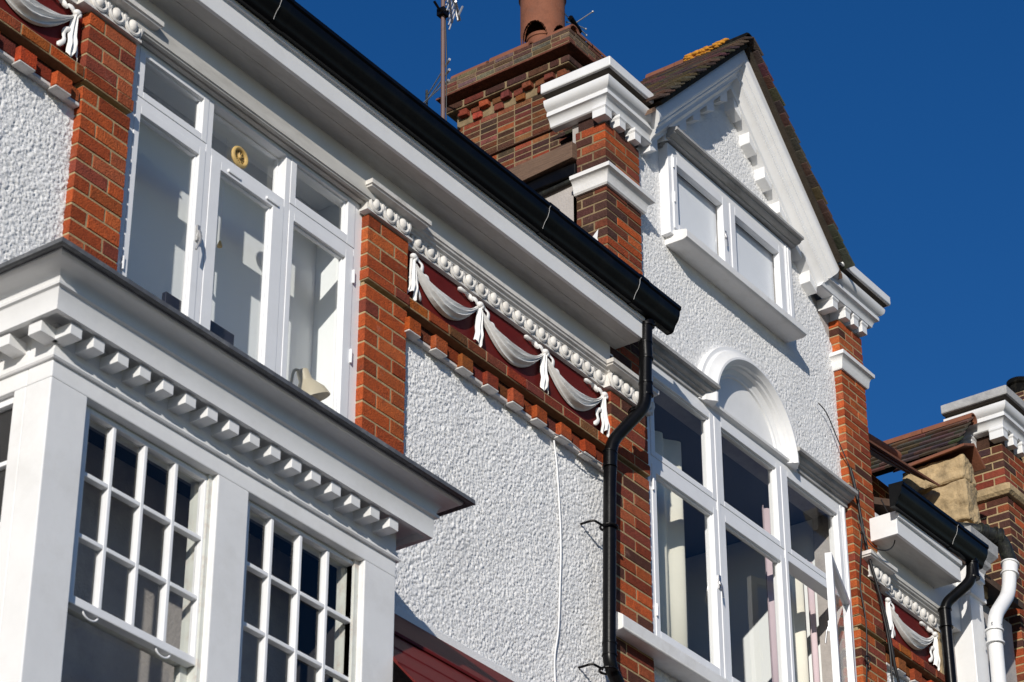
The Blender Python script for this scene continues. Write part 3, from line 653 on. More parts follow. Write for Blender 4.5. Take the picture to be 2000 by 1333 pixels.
def stone_cap(parent, pts, dz, do, m, name="pilaster_cornice", mitre=None):
    b = MB(); b.sweep(pts, [(o + do if o > 0 else o, z + dz) for o, z in CAP]); k = len(CAP)
    if mitre:                                               # meet the raking cornice along its mitre line
        sl = range(len(b.v) - k, len(b.v)) if mitre < 0 else range(k)
        for i in sl:
            x, y, z = b.v[i]; p = (z - 12.945) * 0.319 / 0.19; b.v[i] = (14.785 + mitre * ((14.147 + p - z) / 1.02 - 0.012), y, z)
    b.build(name, M['paint'], parent, smooth=28)
    b = MB(); b.sweep(pts, [(-0.03, 13.172 + dz), (0.168 + do, 13.172 + dz), (0.176 + do, 13.180 + dz), (0.176 + do, 13.250 + dz), (0.168 + do, 13.260 + dz), (-0.03, 13.275 + dz)])
    b.build("coping", m, parent, 0.007, smooth=30)
    b = MB(); b.sweep(pts, [(-0.03, 13.138 + dz), (0.10 + do, 13.138 + dz), (0.10 + do, 13.1715 + dz), (0.155 + do, 13.1695 + dz), (0.155 + do, 13.1725 + dz), (-0.03, 13.1725 + dz)]); b.build("coping_shade_strip", M['gap_shade'], parent)  # dark strip painting in the shadow between coping and cornice
stone_cap(G, [(13.062, 0.44), (13.062, 0), (13.47, 0)], 0.0, -0.02, M['paint'], mitre=-1)
stone_cap(G, [(16.11, 0), (16.685, 0), (16.685, 0.44)], 0.005, 0.012, M['paint'], mitre=1)
BAND = [(-0.03, 12.30), (0.018, 12.30), (0.028, 12.312), (0.034, 12.36), (0.044, 12.385), (0.062, 12.40), (0.075, 12.404), (0.077, 12.434), (-0.03, 12.447)]
b = MB(); b.sweep([(13.062, 0.255), (13.062, 0), (13.497, 0), (13.497, 0.07)], BAND); b.build("pilaster_band", M['plaster'], G, smooth=30)
b = MB(); b.sweep([(16.31, 0.07), (16.31, 0), (16.685, 0), (16.685, 0.25)], [(o * 0.8, z + 0.085) for o, z in BAND]); b.build("pilaster_band", M['plaster'], G, smooth=30)
def modillion(parent, x0, x1, y0, y1, z0, z1):
    b = MB(); b.box(x0 + .008, x1 - .008, y0 + .008, y1, z0, z1 - .03); b.box(x0, x1, y0, y1, z1 - .024, z1)
    b.hexa([(x0 + .008, y0 + .008, z1 - .034), (x1 - .008, y0 + .008, z1 - .034), (x1 - .008, y1, z1 - .034), (x0 + .008, y1, z1 - .034)], [(x0 + .001, y0 + .001, z1 - .022), (x1 - .001, y0 + .001, z1 - .022), (x1 - .001, y1, z1 - .022), (x0 + .001, y1, z1 - .022)])
    return b.build("modillion", M['paint'], parent, 0.003)
for x in (13.165, 13.36): modillion(G, x, x + 0.095, -0.058, 0.1, 12.85, 12.944)
modillion(G, 12.985, 13.085, -0.058, 0.06, 12.85, 12.944)
for x in (16.14, 16.335, 16.465, 16.60): modillion(G, x, x + 0.095, -0.062, 0.1, 12.86, 12.957)
# raking cornice
RZ = 14.147; RC = 14.785; TP = 1.02
rk = [(0.0, 0.07), (0.0, -0.030), (0.010, -0.032), (0.030, -0.036), (0.055, -0.052), (0.072, -0.078), (0.076, -0.090), (0.098, -0.092), (0.101, -0.099), (0.120, -0.104), (0.142, -0.121), (0.150, -0.132), (0.166, -0.134), (0.172, -0.142), (0.192, -0.158), (0.220, -0.168), (0.255, -0.170), (0.290, -0.166), (0.319, -0.160), (0.319, 0.07)]
b = MB(); path = [(13.40, -1), (RC, 0), (16.17, 1)]
k = len(rk); vs = []
for x, sg in path:
    for p, y in rk:
        if sg: zc = 12.945 + p * 0.19 / 0.319; xx = RC + sg * (RZ + p - zc) / TP; vs.append((xx, y, zc))
        else: vs.append((x, y, RZ + p))
b.add(vs, [(i * k + j, i * k + (j + 1) % k, (i + 1) * k + (j + 1) % k, (i + 1) * k + j) for i in range(2) for j in range(k)] + [tuple(range(k))[::-1], tuple(2 * k + j for j in range(k))])
b.build("raking_cornice", M['paint'], G, smooth=24)
for s in (-1, 1):
    for i in range(6):
        x = RC + s * (0.10 + 0.205 * i); zt = RZ - TP * abs(x + s * 0.0 - RC)
        b = MB(); w = 0.052
        lo = [(x - w, -0.022, zt - 0.085 - TP * s * -w * 0.0), (x + w, -0.022, zt - 0.085), (x + w, 0.08, zt - 0.085), (x - w, 0.08, zt - 0.085)]
        z1 = RZ - TP * abs(x - w - RC) + .012; z2 = RZ - TP * abs(x + w - RC) + .012
        hi = [(x - w, -0.022, z1), (x + w, -0.022, z2), (x + w, 0.08, z2), (x - w, 0.08, z1)]
        tl = TP * w
        lo = [(x - w, -0.022, zt - 0.075 + s * tl * 0.55), (x + w, -0.022, zt - 0.075 - s * tl * 0.55), (x + w, 0.08, zt - 0.075 - s * tl * 0.55), (x - w, 0.08, zt - 0.075 + s * tl * 0.55)]
        b.hexa(lo, hi); b.build("modillion", M['paint'], G, 0.004)
# tiled roof over the gable
TILE = [(0.095, 0.068, 0.053), (0.11, 0.077, 0.058), (0.075, 0.057, 0.047), (0.12, 0.08, 0.06), (0.088, 0.067, 0.055)]
def tile_slope(parent, xa, za, s, L, y0, y1, pitch, gauge=0.105, under=0.0, wid=0.165):
    """courses of plain tiles below a ridge (xa, za); s = -1 slopes down to -x"""
    b = MB(); c, sn = math.cos(pitch), math.sin(pitch)
    n = int(L / gauge)
    def P(d, h, y): return (xa + s * (d * c + h * sn), y, za - d * sn + h * c)
    for i in range(n + 1):
        d0 = i * gauge - 0.02; d1 = d0 + 0.165; y = y0 + (0 if i % 2 else -wid / 2)
        while y < y1:
            a, e = max(y, y0) + (rnd.uniform(-.008, .008) if y <= y0 else 0), min(y + wid - 0.003, y1)
            if e - a > 0.02:
                dd = rnd.uniform(-.004, .004); h = rnd.uniform(0, .003)
                col = tuple(q * rnd.uniform(0.7, 1.25) for q in rnd.choice(TILE))
                h += rnd.uniform(0, .006); lo = [P(d0, 0.004 + h, a), P(d0, 0.004 + h, e), P(d1 + dd, 0.036 + h, e), P(d1 + dd, 0.036 + h, a)]
                hi = [P(d0, 0.018 + h, a), P(d0, 0.018 + h, e), P(d1 + dd, 0.058 + h, e), P(d1 + dd, 0.058 + h, a)]
                b.hexa(lo, hi, 0, col) if s > 0 else b.hexa(lo[::-1], hi[::-1], 0, col)
            y += wid
    lo = [P(0, -0.03, y0 + .05), P(0, -0.03, y1), P(L + .02, -0.03, y1), P(L + .02, -0.03, y0 + .05)]; hi = [P(0, 0.004, y0 + .05), P(0, 0.004, y1), P(L + .02, 0.004, y1), P(L + .02, 0.004, y0 + .05)]
    b.hexa(lo, hi, 0, (0.05, 0.04, 0.03)) if s > 0 else b.hexa(lo[::-1], hi[::-1], 0, (0.05, 0.04, 0.03))
    return b
rnd = random.Random(31)
pit = math.atan(TP)
tz = RZ + 0.319 + 0.045
bl_ = tile_slope(G, RC, tz, -1, 1.83, -0.25, 0.68, pit); roof = bl_.build("roof", M['tile'], G, 0.002, segs=1)
tile_slope(G, RC, tz, 1, 1.83, -0.25, 0.68, pit).build("roof_slope", M['tile'], roof, 0.002, segs=1)
b = MB()
def ridge(b, x, z, ya, yb, r=0.085):
    P = []; 
    for y in (ya, yb): P.append([(x + r * math.cos(t), y, z + r * math.sin(t) * 0.9) for t in [math.pi * (-0.08 + 1.16 * i / 12) for i in range(13)]])
    Q = [[(p[0] * 1 - (p[0] - x) * 0.18, p[1], p[2] - 0.012) for p in r_] for r_ in P]
    n = 13; vs = [p for r_ in (P[0], P[1], Q[1], Q[0]) for p in r_]
    b.add(vs, [(k * n + i, k * n + i + 1, ((k + 1) % 4) * n + i + 1, ((k + 1) % 4) * n + i) for k in range(4) for i in range(12)])
ridge(b, RC, tz - 0.005, -0.225, 0.115); b.build("ridge_tile", M['tile'], roof, smooth=50)
b = MB(); ridge(b, RC, tz - 0.003, 0.12, 0.42); b.build("ridge_tile", M['terra'], roof, smooth=50)
b = MB(); ridge(b, RC, tz - 0.005, 0.425, 0.69); b.build("ridge_tile", M['terra'], roof, smooth=50)
b = MB()
for i in range(60):
    t = rnd.uniform(1.9, 3.3); y = rnd.uniform(-0.05, 0.33); r = rnd.uniform(0.012, 0.03)
    b.ell((RC + 0.086 * math.cos(t), y, tz + 0.078 * math.sin(t)), (r, r * 1.3, r * 0.5), 7, 5)
b.build("lichen", M['lichen'], roof, smooth=60)
b = MB()
for s in (-1, 1): b.hexa([(RC + s * .0, -0.16, RZ + .30), (RC + s * 1.35, -0.16, RZ + .30 - 1.35 * TP), (RC + s * 1.35, 0.66, RZ + .30 - 1.35 * TP), (RC, 0.66, RZ + .30)][::s], [(RC, -0.16, RZ + .335), (RC + s * 1.35, -0.16, RZ + .335 - 1.35 * TP), (RC + s * 1.35, 0.66, RZ + .335 - 1.35 * TP), (RC, 0.66, RZ + .335)][::s])
b.build("roof_boarding", M['timber'], roof)
b = MB(); pts = [(13.42, 12.95), (16.2, 12.95), (RC, 14.42)]; b.add([(x, 0.62, z) for x, z in pts] + [(x, 0.67, z) for x, z in pts], [(0, 1, 2), (5, 4, 3), (0, 3, 4, 1), (1, 4, 5, 2), (2, 5, 3, 0)]); b.build("rear_gable", M['greyrender'], roof)
roof_slab(G, 13.3, 16.7, 0.3, 12.4, 3.6, 14.0)
# weathered timber verge and a black strip standing in for the shadow beneath it
b = MB(); b.hexa([(13.0, 0.24, 12.60), (13.10, 0.24, 12.62), (13.10, 1.7, 12.60), (13.0, 1.7, 12.50)], [(13.0, 0.24, 12.735), (13.12, 0.24, 12.76), (13.12, 1.7, 12.73), (13.0, 1.7, 12.69)])
b.build("timber_verge", M['timber'], G, 0.004)
b = MB(); b.box(13.04, 13.11, 0.24, 1.7, 12.48, 12.58); b.build("verge_shadow_strip", M['black'], G, 0.01)
b = MB(); b.tube([(13.07, 0.24, 12.47), (13.07, 0.45, 12.455), (13.07, 0.8, 12.44), (13.07, 1.6, 12.42)], 0.016, 8); b.build("flank_pipe", M['iron'], G)

# --- attic window
b = MB(); rect_frame(b, 13.862, 15.60, 12.34, 13.12, 0.045, 0.13, 0.06, 0.075, -0.012, 0.075)
b.box(14.655, 14.695, -0.016, 0.075, 12.40, 13.045)
for x in (15.50, 15.535): b.box(x, x + 0.012, -0.024, -0.012, 12.36, 13.09)
aw = b.build("attic_window", M['frame'], G, 0.003)
for x0, x1, l, r in ((13.908, 14.654, 0.055, 0.067), (14.696, 15.469, 0.067, 0.071)):
    q = MB(); rect_frame(q, x0, x1, 12.40, 13.044, l, r, 0.055, 0.074, -0.022, 0.03); q.build("casement", M['frame'], aw, 0.004)
    pane(aw, x0 + l, x1 - r, 12.455, 12.97, 0.012)
    q = MB(); q.box(x0 + l - .02, x1 - r + .02, 0.052, 0.056, 12.42, 12.99); q.build("window_blind", M['blind'], aw)
b = MB(); P = [(0.0, 12.28), (0.150, 12.275), (0.176, 12.284), (0.186, 12.292), (0.186, 12.345), (0.178, 12.355), (0.05, 12.385), (0.0, 12.385)]
b.sweep([(13.905, 0.066), (15.575, 0.066)], P); b.build("window_sill", M['plaster'], aw, 0.003, smooth=30)
P = [(0.0, 13.255), (0.172, 13.205), (0.186, 13.197), (0.186, 13.176), (0.160, 13.172), (0.158, 13.162), (0.140, 13.150), (0.112, 13.146), (0.110, 13.136), (0.060, 13.132), (0.056, 13.112), (0.040, 13.108), (0.038, 13.09), (0.0, 13.09)]
b = MB(); b.sweep([(13.83, 0.066), (15.63, 0.066)], P[::-1]); b.build("window_cornice", M['cornice'], aw, smooth=28)
for x in (14.605,): 
    q = MB(); q.tube([(x, -0.03, 12.72), (x + .004, -0.036, 12.68), (x - .01, -0.045, 12.60)], 0.006, 7); q.box(x - .008, x + .008, -0.03, -0.02, 12.68, 12.74); q.build("casement_handle", M['metal'], aw)
for z in (12.92, 12.62):
    q = MB(); q.tube([(13.912, -0.026, z), (13.912, -0.026, z + 0.085)], 0.008, 8); q.build("hinge", M['frame'], aw)

# --- arched head
AX, AZ = 14.89, 11.16
arc = [math.pi * i / 48 for i in range(49)]
pr = [(0.672, 0.075), (0.672, 0.030), (0.668, 0.022), (0.640, 0.020), (0.632, 0.012), (0.628, -0.005), (0.612, -0.014), (0.590, -0.030), (0.574, -0.046), (0.564, -0.054), (0.548, -0.056), (0.542, -0.050), (0.534, -0.030), (0.522, -0.020), (0.518, 0.0), (0.506, 0.010), (0.500, 0.038), (0.484, 0.044), (0.470, 0.058), (0.452, 0.062), (0.448, 0.072), (0.448, 0.1)]
b = MB(); b.grid([[(AX + r * math.cos(t), y, AZ + r * math.sin(t)) for r, y in pr] for t in arc]); 
n = len(pr)
for t0 in (0, 48): b.add([(AX + r * math.cos(arc[t0]), y, AZ + r * math.sin(arc[t0])) for r, y in pr], [tuple(range(n))])
b.build("arch_moulding", M['paint'], G, smooth=30)
b = MB(); vs = [(AX, 0.076, AZ)] + [(AX + 0.46 * math.cos(t), 0.076, AZ + 0.46 * math.sin(t)) for t in arc]; b.add(vs, [(0, i + 1, i + 2) for i in range(48)]); b.add([(AX - .46, 0.076, 11.05), (AX + .46, 0.076, 11.05), (AX + .46, 0.076, AZ), (AX - .46, 0.076, AZ)], [(0, 1, 2, 3)])
b.build("arch_panel", M['paint'], G)
LAB = [(0.0, 11.335), (0.10, 11.296), (0.140, 11.282), (0.140, 11.256), (0.112, 11.252), (0.110, 11.242), (0.100, 11.228), (0.072, 11.220), (0.070, 11.208), (0.045, 11.204), (0.043, 11.170), (0.0, 11.165)]
for x0, x1 in ((13.44, 14.345), (15.435, 16.285)):
    b = MB(); b.sweep([(x0, 0.062), (x1, 0.062)], LAB[::-1]); b.build("window_cornice", M['cornice'], G, smooth=28)
b = MB(); b.sweep([(14.30, 0.062), (15.48, 0.062)], [(0.0, 11.150), (0.03, 11.152), (0.036, 11.162), (0.062, 11.172), (0.066, 11.190), (0.052, 11.206), (0.0, 11.215)]); b.build("arch_base_moulding", M['plaster'], G, smooth=28)

# --- six-light window
b = MB(); Y0, Y1 = 0.034, 0.14
b.box(13.54, 13.585, Y0, Y1, 9.02, 11.19); b.box(16.19, 16.262, Y0 - .004, Y1, 9.02, 11.19); b.box(16.215, 16.24, Y0 - .018, Y0 - .004, 9.06, 11.15)
b.box(13.585, 16.19, Y0, Y1, 11.105, 11.19); b.box(13.585, 16.19, Y0, Y1, 9.02, 9.10)
for x in (14.412, 15.318): b.box(x, x + 0.036, Y0 - 0.008, Y1, 9.10, 11.105)
for x0, x1 in ((13.585, 14.412), (14.448, 15.318), (15.354, 16.19)): b.box(x0, x1, Y0, Y1, 10.362, 10.428)
sw = b.build("six_light_window", M['frame'], G, 0.0035)
for x0, x1, l, r in ((13.587, 14.411, 0.05, 0.055), (14.449, 15.317, 0.06, 0.062), (15.355, 16.189, 0.058, 0.048)):
    for z0, z1, bt, t in ((10.429, 11.104, 0.045, 0.042), (9.101, 10.361, 0.052, 0.05)):
        if x0 > 15.3 and z0 < 10: continue
        q = MB(); rect_frame(q, x0, x1, z0, z1, l, r, bt, t, Y0 - 0.004, Y0 + 0.05)
        rect_frame(q, x0 + l - .001, x1 - r + .001, z0 + bt - .001, z1 - t + .001, .012, .012, .012, .012, Y0 + 0.014, Y0 + 0.045)
        q.build("casement" if z0 < 10 else "fanlight", M['frame'], sw, 0.003)
        pane(sw, x0 + l, x1 - r, z0 + bt, z1 - t, Y0 + 0.03)
# open casement, hinged on the right jamb
oc = MB(); rect_frame(oc, -0.833, 0.0, 9.105, 10.358, 0.055, 0.06, 0.055, 0.05, -0.03, 0.02)
o = oc.build("open_casement", M['frame'], sw, 0.003); o.location = (16.188, 0.032, 0); o.rotation_euler = (0, 0, math.radians(20.5))
q = MB(); q.box(-0.78, -0.06, -0.004, 0.0, 9.16, 10.308); p_ = q.build("pane", M['glass'], sw); p_.location = o.location; p_.rotation_euler = o.rotation_euler
q = MB(); q.tube([(-0.80, 0.03, 9.80), (-0.80, 0.045, 9.76), (-0.79, 0.06, 9.68)], 0.007, 7); q.box(-0.81, -0.79, 0.02, 0.03, 9.76, 9.84); h = q.build("casement_handle", M['metal'], sw); h.location = o.location; h.rotation_euler = o.rotation_euler
q = MB(); q.tube([(14.385, 0.02, 9.80), (14.387, 0.005, 9.76), (14.376, -0.008, 9.67)], 0.007, 7); q.box(14.375, 14.398, 0.018, 0.032, 9.75, 9.85); q.build("casement_handle", M['metal'], sw)
for z in (10.16, 9.24):
    q = MB(); q.tube([(13.587, 0.022, z), (13.587, 0.022, z + 0.085)], 0.008, 8); q.build("hinge", M['frame'], sw)
b = MB(); b.sweep([(12.995, 0.08), (16.75, 0.08)], [(0.0, 8.90), (0.14, 8.893), (0.172, 8.897), (0.180, 8.905), (0.180, 8.985), (0.172, 8.995), (0.05, 9.075), (0.0, 9.085)]); b.build("window_sill", M['plaster'], sw, 0.004, smooth=30)
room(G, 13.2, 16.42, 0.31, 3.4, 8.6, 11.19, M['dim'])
bx("reveal_wall", M['room'], G, 16.30, 16.42, 0.15, 1.6, 8.62, 11.18, 0.004)
# curtains
def curtain(label, pts, z0, z1, m, folds=5, amp=0.02, group=None):
    P = []; n = 40
    for k in range(3):
        z = (z0, (z0 + z1) / 2, z1)[k]; row = []
        for i in range(n + 1):
            t = i / n; x = pts[0][0] + (pts[1][0] - pts[0][0]) * t; y = pts[0][1] + (pts[1][1] - pts[0][1]) * t
            row.append((x + amp * 0.3 * math.sin(t * folds * 6.28 + k), y - amp * math.cos(t * folds * 6.28 + k * 0.3), z))
        P.append(row)
    b = MB(); b.grid(P)
    o = b.build("curtain", m, None, smooth=80); so = o.modifiers.new("solid", 'SOLIDIFY'); so.thickness = 0.004
    return tag(o, label, "curtain", group)
curtain("cream curtain hanging behind the left lower casement of the six-light window", [(13.98, 0.36), (14.36, 0.30)], 9.0, 10.95, M['cream'], 2, 0.026, group="curtains of the six-light window")
curtain("bluish grey net panel at the far left of the six-light window", [(13.62, 0.26), (13.95, 0.30)], 9.0, 10.95, M['blind'], 2, 0.012, group="curtains of the six-light window")
curtain("narrow pink curtain edge behind the right side of the middle casement", [(15.42, 0.26), (15.60, 0.24)], 9.0, 10.9, M['pink'], 2, 0.014, group="curtains of the six-light window")
curtain("cream curtain showing through the open casement beside its pink lining", [(15.76, 0.36), (16.07, 0.34)], 8.8, 10.75, M['cream'], 2, 0.024, group="curtains of the six-light window")
curtain("narrow pink curtain lining between cream curtain and dark gap in the open casement", [(16.10, 0.30), (16.18, 0.30)], 8.8, 10.75, M['pink'], 1, 0.012, group="curtains of the six-light window")

# ================================================================== chimney stack of the gabled house
rnd = random.Random(77)
CP = [c for c in DARK] + [(0.26, 0.065, 0.03), (0.20, 0.055, 0.03), (0.30, 0.08, 0.035), (0.10, 0.045, 0.03), (0.24, 0.09, 0.05)]
CX, CY, CXE, CYE = 17.08, 3.06, 17.9, 4.34
SB = [M['sootbrick'], M['sootmortar']]
CP2 = DARK + DARK + CP[5:]
b = MB()
bricks(b, CX, CXE, CY, CYE, 12.4, 16.44, 0.062, 0.20, CP2, CP, jt=0.0105)
b.box(CX - 0.025, CXE, CY - 0.025, CYE, 16.44, 16.458, 0, (0.10, 0.045, 0.03))
bricks(b, CX, CXE, CY, CYE, 16.475, 16.93, 0.062, 0.20, CP2, CP, jt=0.0105)
st = b.build("chimney_stack", SB, G, 0.004, segs=1)
b = MB()
for q, z in enumerate((16.925, 17.005)):
    p = 0.030 + 0.035 * q
    for i in range(12):
        y = CY - p + i * 0.125 + (0.0625 if q else 0)
        if y + 0.1 > CYE + 0.03: break
        pp = p if i % 2 == q else p - 0.04
        b.box(CX - pp, CX + 0.1, y, y + 0.105, z + rnd.uniform(-.004, .004), z + 0.068, 0, tuple(c * rnd.uniform(0.7, 1.25) for c in rnd.choice(DARK[3:4] + CP[5:8])), 0.007)
    for i in range(7):
        x = CX - p + i * 0.125 + (0.0625 if q else 0); b.box(x, x + 0.105, CY - (p if i % 2 == q else p - 0.04), CY + 0.1, z, z + 0.068, 0, tuple(c * rnd.uniform(0.7, 1.25) for c in rnd.choice(CP)), 0.007)
b.box(CX - 0.005, CXE, CY - 0.005, CYE, 16.92, 17.1, 1)
b.build("dogtooth_corbel", SB, st, 0.009, segs=2)
b = MB(); bricks(b, CX - 0.085, CXE + 0.06, CY - 0.085, CYE + 0.085, 17.085, 17.178, 0.093, 0.25, DARK, DARK + CP[5:6], jt=0.022, ins=0.012); b.box(CX - 0.02, CXE, CY - 0.02, CYE, 17.17, 17.235, 0, (0.03, 0.018, 0.016)); b.build("header_band", SB, st, 0.012, segs=2)  # near-black neck colour stands in for shadow under the drip course
b = MB(); b.box(CX - 0.15, CXE + 0.12, CY - 0.15, CYE + 0.15, 17.234, 17.256, 0, (0.15, 0.055, 0.036)); b.build("drip_course", M['sootbrick'], st, 0.003, segs=1)
GR = [(0.10, 0.06, 0.045), (0.13, 0.095, 0.07), (0.14, 0.055, 0.04), (0.09, 0.055, 0.042), (0.12, 0.05, 0.035), (0.15, 0.11, 0.085)]
b = MB(); bricks(b, CX - 0.10, CXE + 0.08, CY - 0.10, CYE + 0.10, 17.258, 17.465, 0.052, 0.22, GR, GR, jt=0.007); b.build("oversailing_courses", SB, st, 0.004, segs=1)
for i, (y0, y1) in enumerate(((CY - 0.10, CY + 0.30), (CY + 0.38, CY + 0.84), (CY + 0.88, CY + 1.30))):
    b = MB(); ridge(b, CX - 0.0, 17.465 + 0.012 * (i % 2), y0, y1, 0.09); b.build("half_round_tile", M['terra'], st, smooth=50)
for i in range(3):
    b = MB(); x0 = CX + 0.02 + i * 0.27; q = 0.10; y = CY - 0.01
    A0 = [(x0, y + q * math.cos(t), 17.46 + q * math.sin(t)) for t in [math.pi * k / 10 for k in range(11)]]; A1 = [(p[0] + 0.255, p[1], p[2]) for p in A0]
    b.grid([A0, A1]); b.build("half_round_tile", M['terra'], st, smooth=50)
bx("mortar_flaunching", M['sootmortar'], st, CX, CXE, CY, CYE, 17.44, 17.49, 0.02)
# louvred chimney pot: short inner pot under a tall shell cut by arches
px, py, pz = 17.235, 3.44, 17.48
b = MB(); n = 48; R_ = 0.215; rows = 26; H = 1.5
def cut(a, z):
    q = ((a / (2 * math.pi) * 4 + 0.40) % 1.0) - 0.5
    return z < 0.10 + 0.19 * math.sqrt(max(0, 1 - (q / 0.42) ** 2)) and abs(q) < 0.42
zs = [0.0, 0.03, 0.06, 0.09, 0.10, 0.11] + [0.12 + 0.01 * k for k in range(19)] + [0.32, 0.4, 0.55, 0.66, 0.672, 0.684, 0.696, 0.71, 0.9, 1.2, 1.45, 1.5]
rr = [R_ + (0.016 if 0.66 < z < 0.70 else 0) - 0.012 * max(0, z - 0.7) for z in zs]
n = 160
for rad in (0, -0.022):
    vs = [((px + (r + rad) * math.cos(2 * math.pi * a / n)), py + (r + rad) * math.sin(2 * math.pi * a / n), pz + z) for z, r in zip(zs, rr) for a in range(n)]
    fs = [(i * n + a, i * n + (a + 1) % n, (i + 1) * n + (a + 1) % n, (i + 1) * n + a) for i in range(len(zs) - 1) for a in range(n) if not cut(2 * math.pi * (a + .5) / n, (zs[i] + zs[i + 1]) / 2)]
    b.add(vs, fs)
pot = b.build("chimney_pot", M['terra'], st, smooth=40)
b = MB(); b.lathe((px, py, pz), [(0.15, 0), (0.15, 0.16), (0.16, 0.165), (0.16, 0.20), (0.13, 0.2), (0.13, 0.0)], 32); b.build("inner_pot", M['terra'], st, smooth=40)
b = MB(); b.lathe((px, py, pz), [(0.0, 0.6), (0.19, 0.6), (0.19, 0.61), (0, 0.61)], 24); b.build("pot_baffle", M['dark'], st)

# ================================================================== right terraced house
B = thing("terraced_house", "narrow right-hand house with stubby white eaves box and single red swag panel", "house")
b = MB(); b.box(16.70, 19.1, 0.07, 0.3, 0, 11.3); b.build("wall", M['greyrender'], B)
stucco("roughcast_panel", B, 16.67, 18.02, 8.6, 10.05, 0.058, 0.009, 0.024, 0.022, 15)
rnd = random.Random(41)
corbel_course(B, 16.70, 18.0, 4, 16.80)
bx("frieze_panel", M['redpaint'], B, 16.70, 17.63, 0.055, 0.12, 10.29, 10.74, 0)
bx("frieze_edge", M['stone'], B, 17.63, 17.72, 0.02, 0.12, 10.2, 10.66, 0.003)
b = MB(); b.sweep([(16.69, 0.05), (17.72, 0.05)], EGGBED); egg_run(b, [16.89 + 0.132 * i for i in range(6)], 0.034, 10.746); b.build("egg_and_dart_moulding", M['oldplaster'], B, smooth=38)
swags(B, [16.83, 17.575], 10.62, 0.045)
b = MB(); b.sweep([(16.69, 0.0), (17.75, 0.0)], STRIPF); b.build("frieze_cornice", M['soffit'], B, smooth=30)
capital(B, 16.45, 16.80, 16.52, 16.77, 16.60, 2)
eaves(B, 16.585, 17.60, 16.69, 18.0, leftface=True)
roof_slab(B, 16.75, 19.0, -0.1, 11.35, 2.0, 12.3)
# white party corbel with block and cornice
b = MB(); b.box(18.0, 18.225, -0.1, 0.2, 0, 11.12); b.build("party_corbel", M['paint'], B, 0.006)
b = MB(); b.box(17.985, 18.25, -0.125, 0.2, 11.10, 11.14); b.box(17.99, 18.235, -0.118, 0.2, 11.14, 11.36); b.box(18.09, 18.19, -0.155, -0.11, 11.24, 11.33); b.build("corbel_block", M['plaster'], B, 0.006)
b = MB(); b.sweep([(18.0, 0.2), (18.0, -0.11), (18.26, -0.11), (18.26, 0.2)], [(-0.03, 11.36), (0.01, 11.36), (0.02, 11.40), (0.05, 11.43), (0.055, 11.46), (0.05, 11.47), (0.075, 11.50), (0.10, 11.53), (0.105, 11.63), (-0.03, 11.66)]); b.build("corbel_cornice", M['coping'], B, smooth=30)
# worn stone parapet end
b = MB(); rnd = random.Random(3)
for z0, z1, x0, y1 in ((11.3, 11.93, 18.30, 0.5), (11.94, 12.31, 18.325, 0.56), (12.32, 12.575, 18.33, 0.60)):
    P = 10
    for f in range(1):
        vs = []; nx, ny, nz = 5, 9, 6
        def jit(p, e): return tuple(c + rnd.uniform(-e, e) for c in p)
        b.box(x0, 18.57, 0.0 + rnd.uniform(-.01, .01), y1, z0, z1, 0, (1, 1, 1), 0.012)
sp = b.build("stone_parapet", M['stone'], B, 0.03, segs=3)
sd = sp.modifiers.new("sub", 'SUBSURF'); sd.subdivision_type = 'SIMPLE'; sd.levels = 4; sd.render_levels = 4
tx_ = bpy.data.textures.new("erosion", 'CLOUDS'); tx_.noise_scale = 0.16; tx_.noise_depth = 3
dp = sp.modifiers.new("erosion", 'DISPLACE'); dp.texture = tx_; dp.strength = 0.07; dp.mid_level = 0.6; dp.texture_coords = 'GLOBAL'
b = MB(); b.hexa([(18.27, -0.05, 12.575), (18.47, -0.05, 12.66), (18.47, 0.62, 12.66), (18.27, 0.62, 12.53)], [(18.27, -0.05, 12.60), (18.47, -0.05, 12.69), (18.47, 0.62, 12.69), (18.27, 0.62, 12.555)])
b.hexa([(18.47, -0.05, 12.66), (18.64, -0.05, 12.52), (18.64, 0.62, 12.52), (18.47, 0.62, 12.66)], [(18.47, -0.05, 12.69), (18.66, -0.05, 12.545), (18.66, 0.62, 12.545), (18.47, 0.62, 12.69)]); b.build("parapet_tile", M['terra'], sp, 0.004)
b = MB(); bricks(b, 16.9, 18.4, 0.62, 0.8, 11.3, 12.36, 0.073, 0.22, DARK + RED[3:], DARK); b.build("rear_brick_wall", BM, B, 0.003, segs=1)
b = MB()
for i in range(3):
    d = i * 0.13; b.hexa([(17.0, 0.45 - d, 12.33 - d * .75), (18.25, 0.45 - d, 12.45 - d * .75), (18.25, 0.75 - d, 12.70 - d * .75), (17.0, 0.75 - d, 12.58 - d * .75)], [(17.0, 0.45 - d, 12.352 - d * .75), (18.25, 0.45 - d, 12.472 - d * .75), (18.25, 0.75 - d, 12.722 - d * .75), (17.0, 0.75 - d, 12.602 - d * .75)], 0, (0.17, 0.07, 0.045))
b.build("rear_tiles", M['tile'], B, 0.004)
b = MB(); b.tube([(17.3, 0.62, 12.60), (18.35, 0.62, 12.72)], 0.055, 12); b.build("hip_tile", M['terra'], B, smooth=50)
gutter_thing("gutter", "short black ogee gutter over the right-hand house's stubby eaves box", 16.47, 17.86, 11.175, 11.21, [17.35], "black gutters along the eaves")

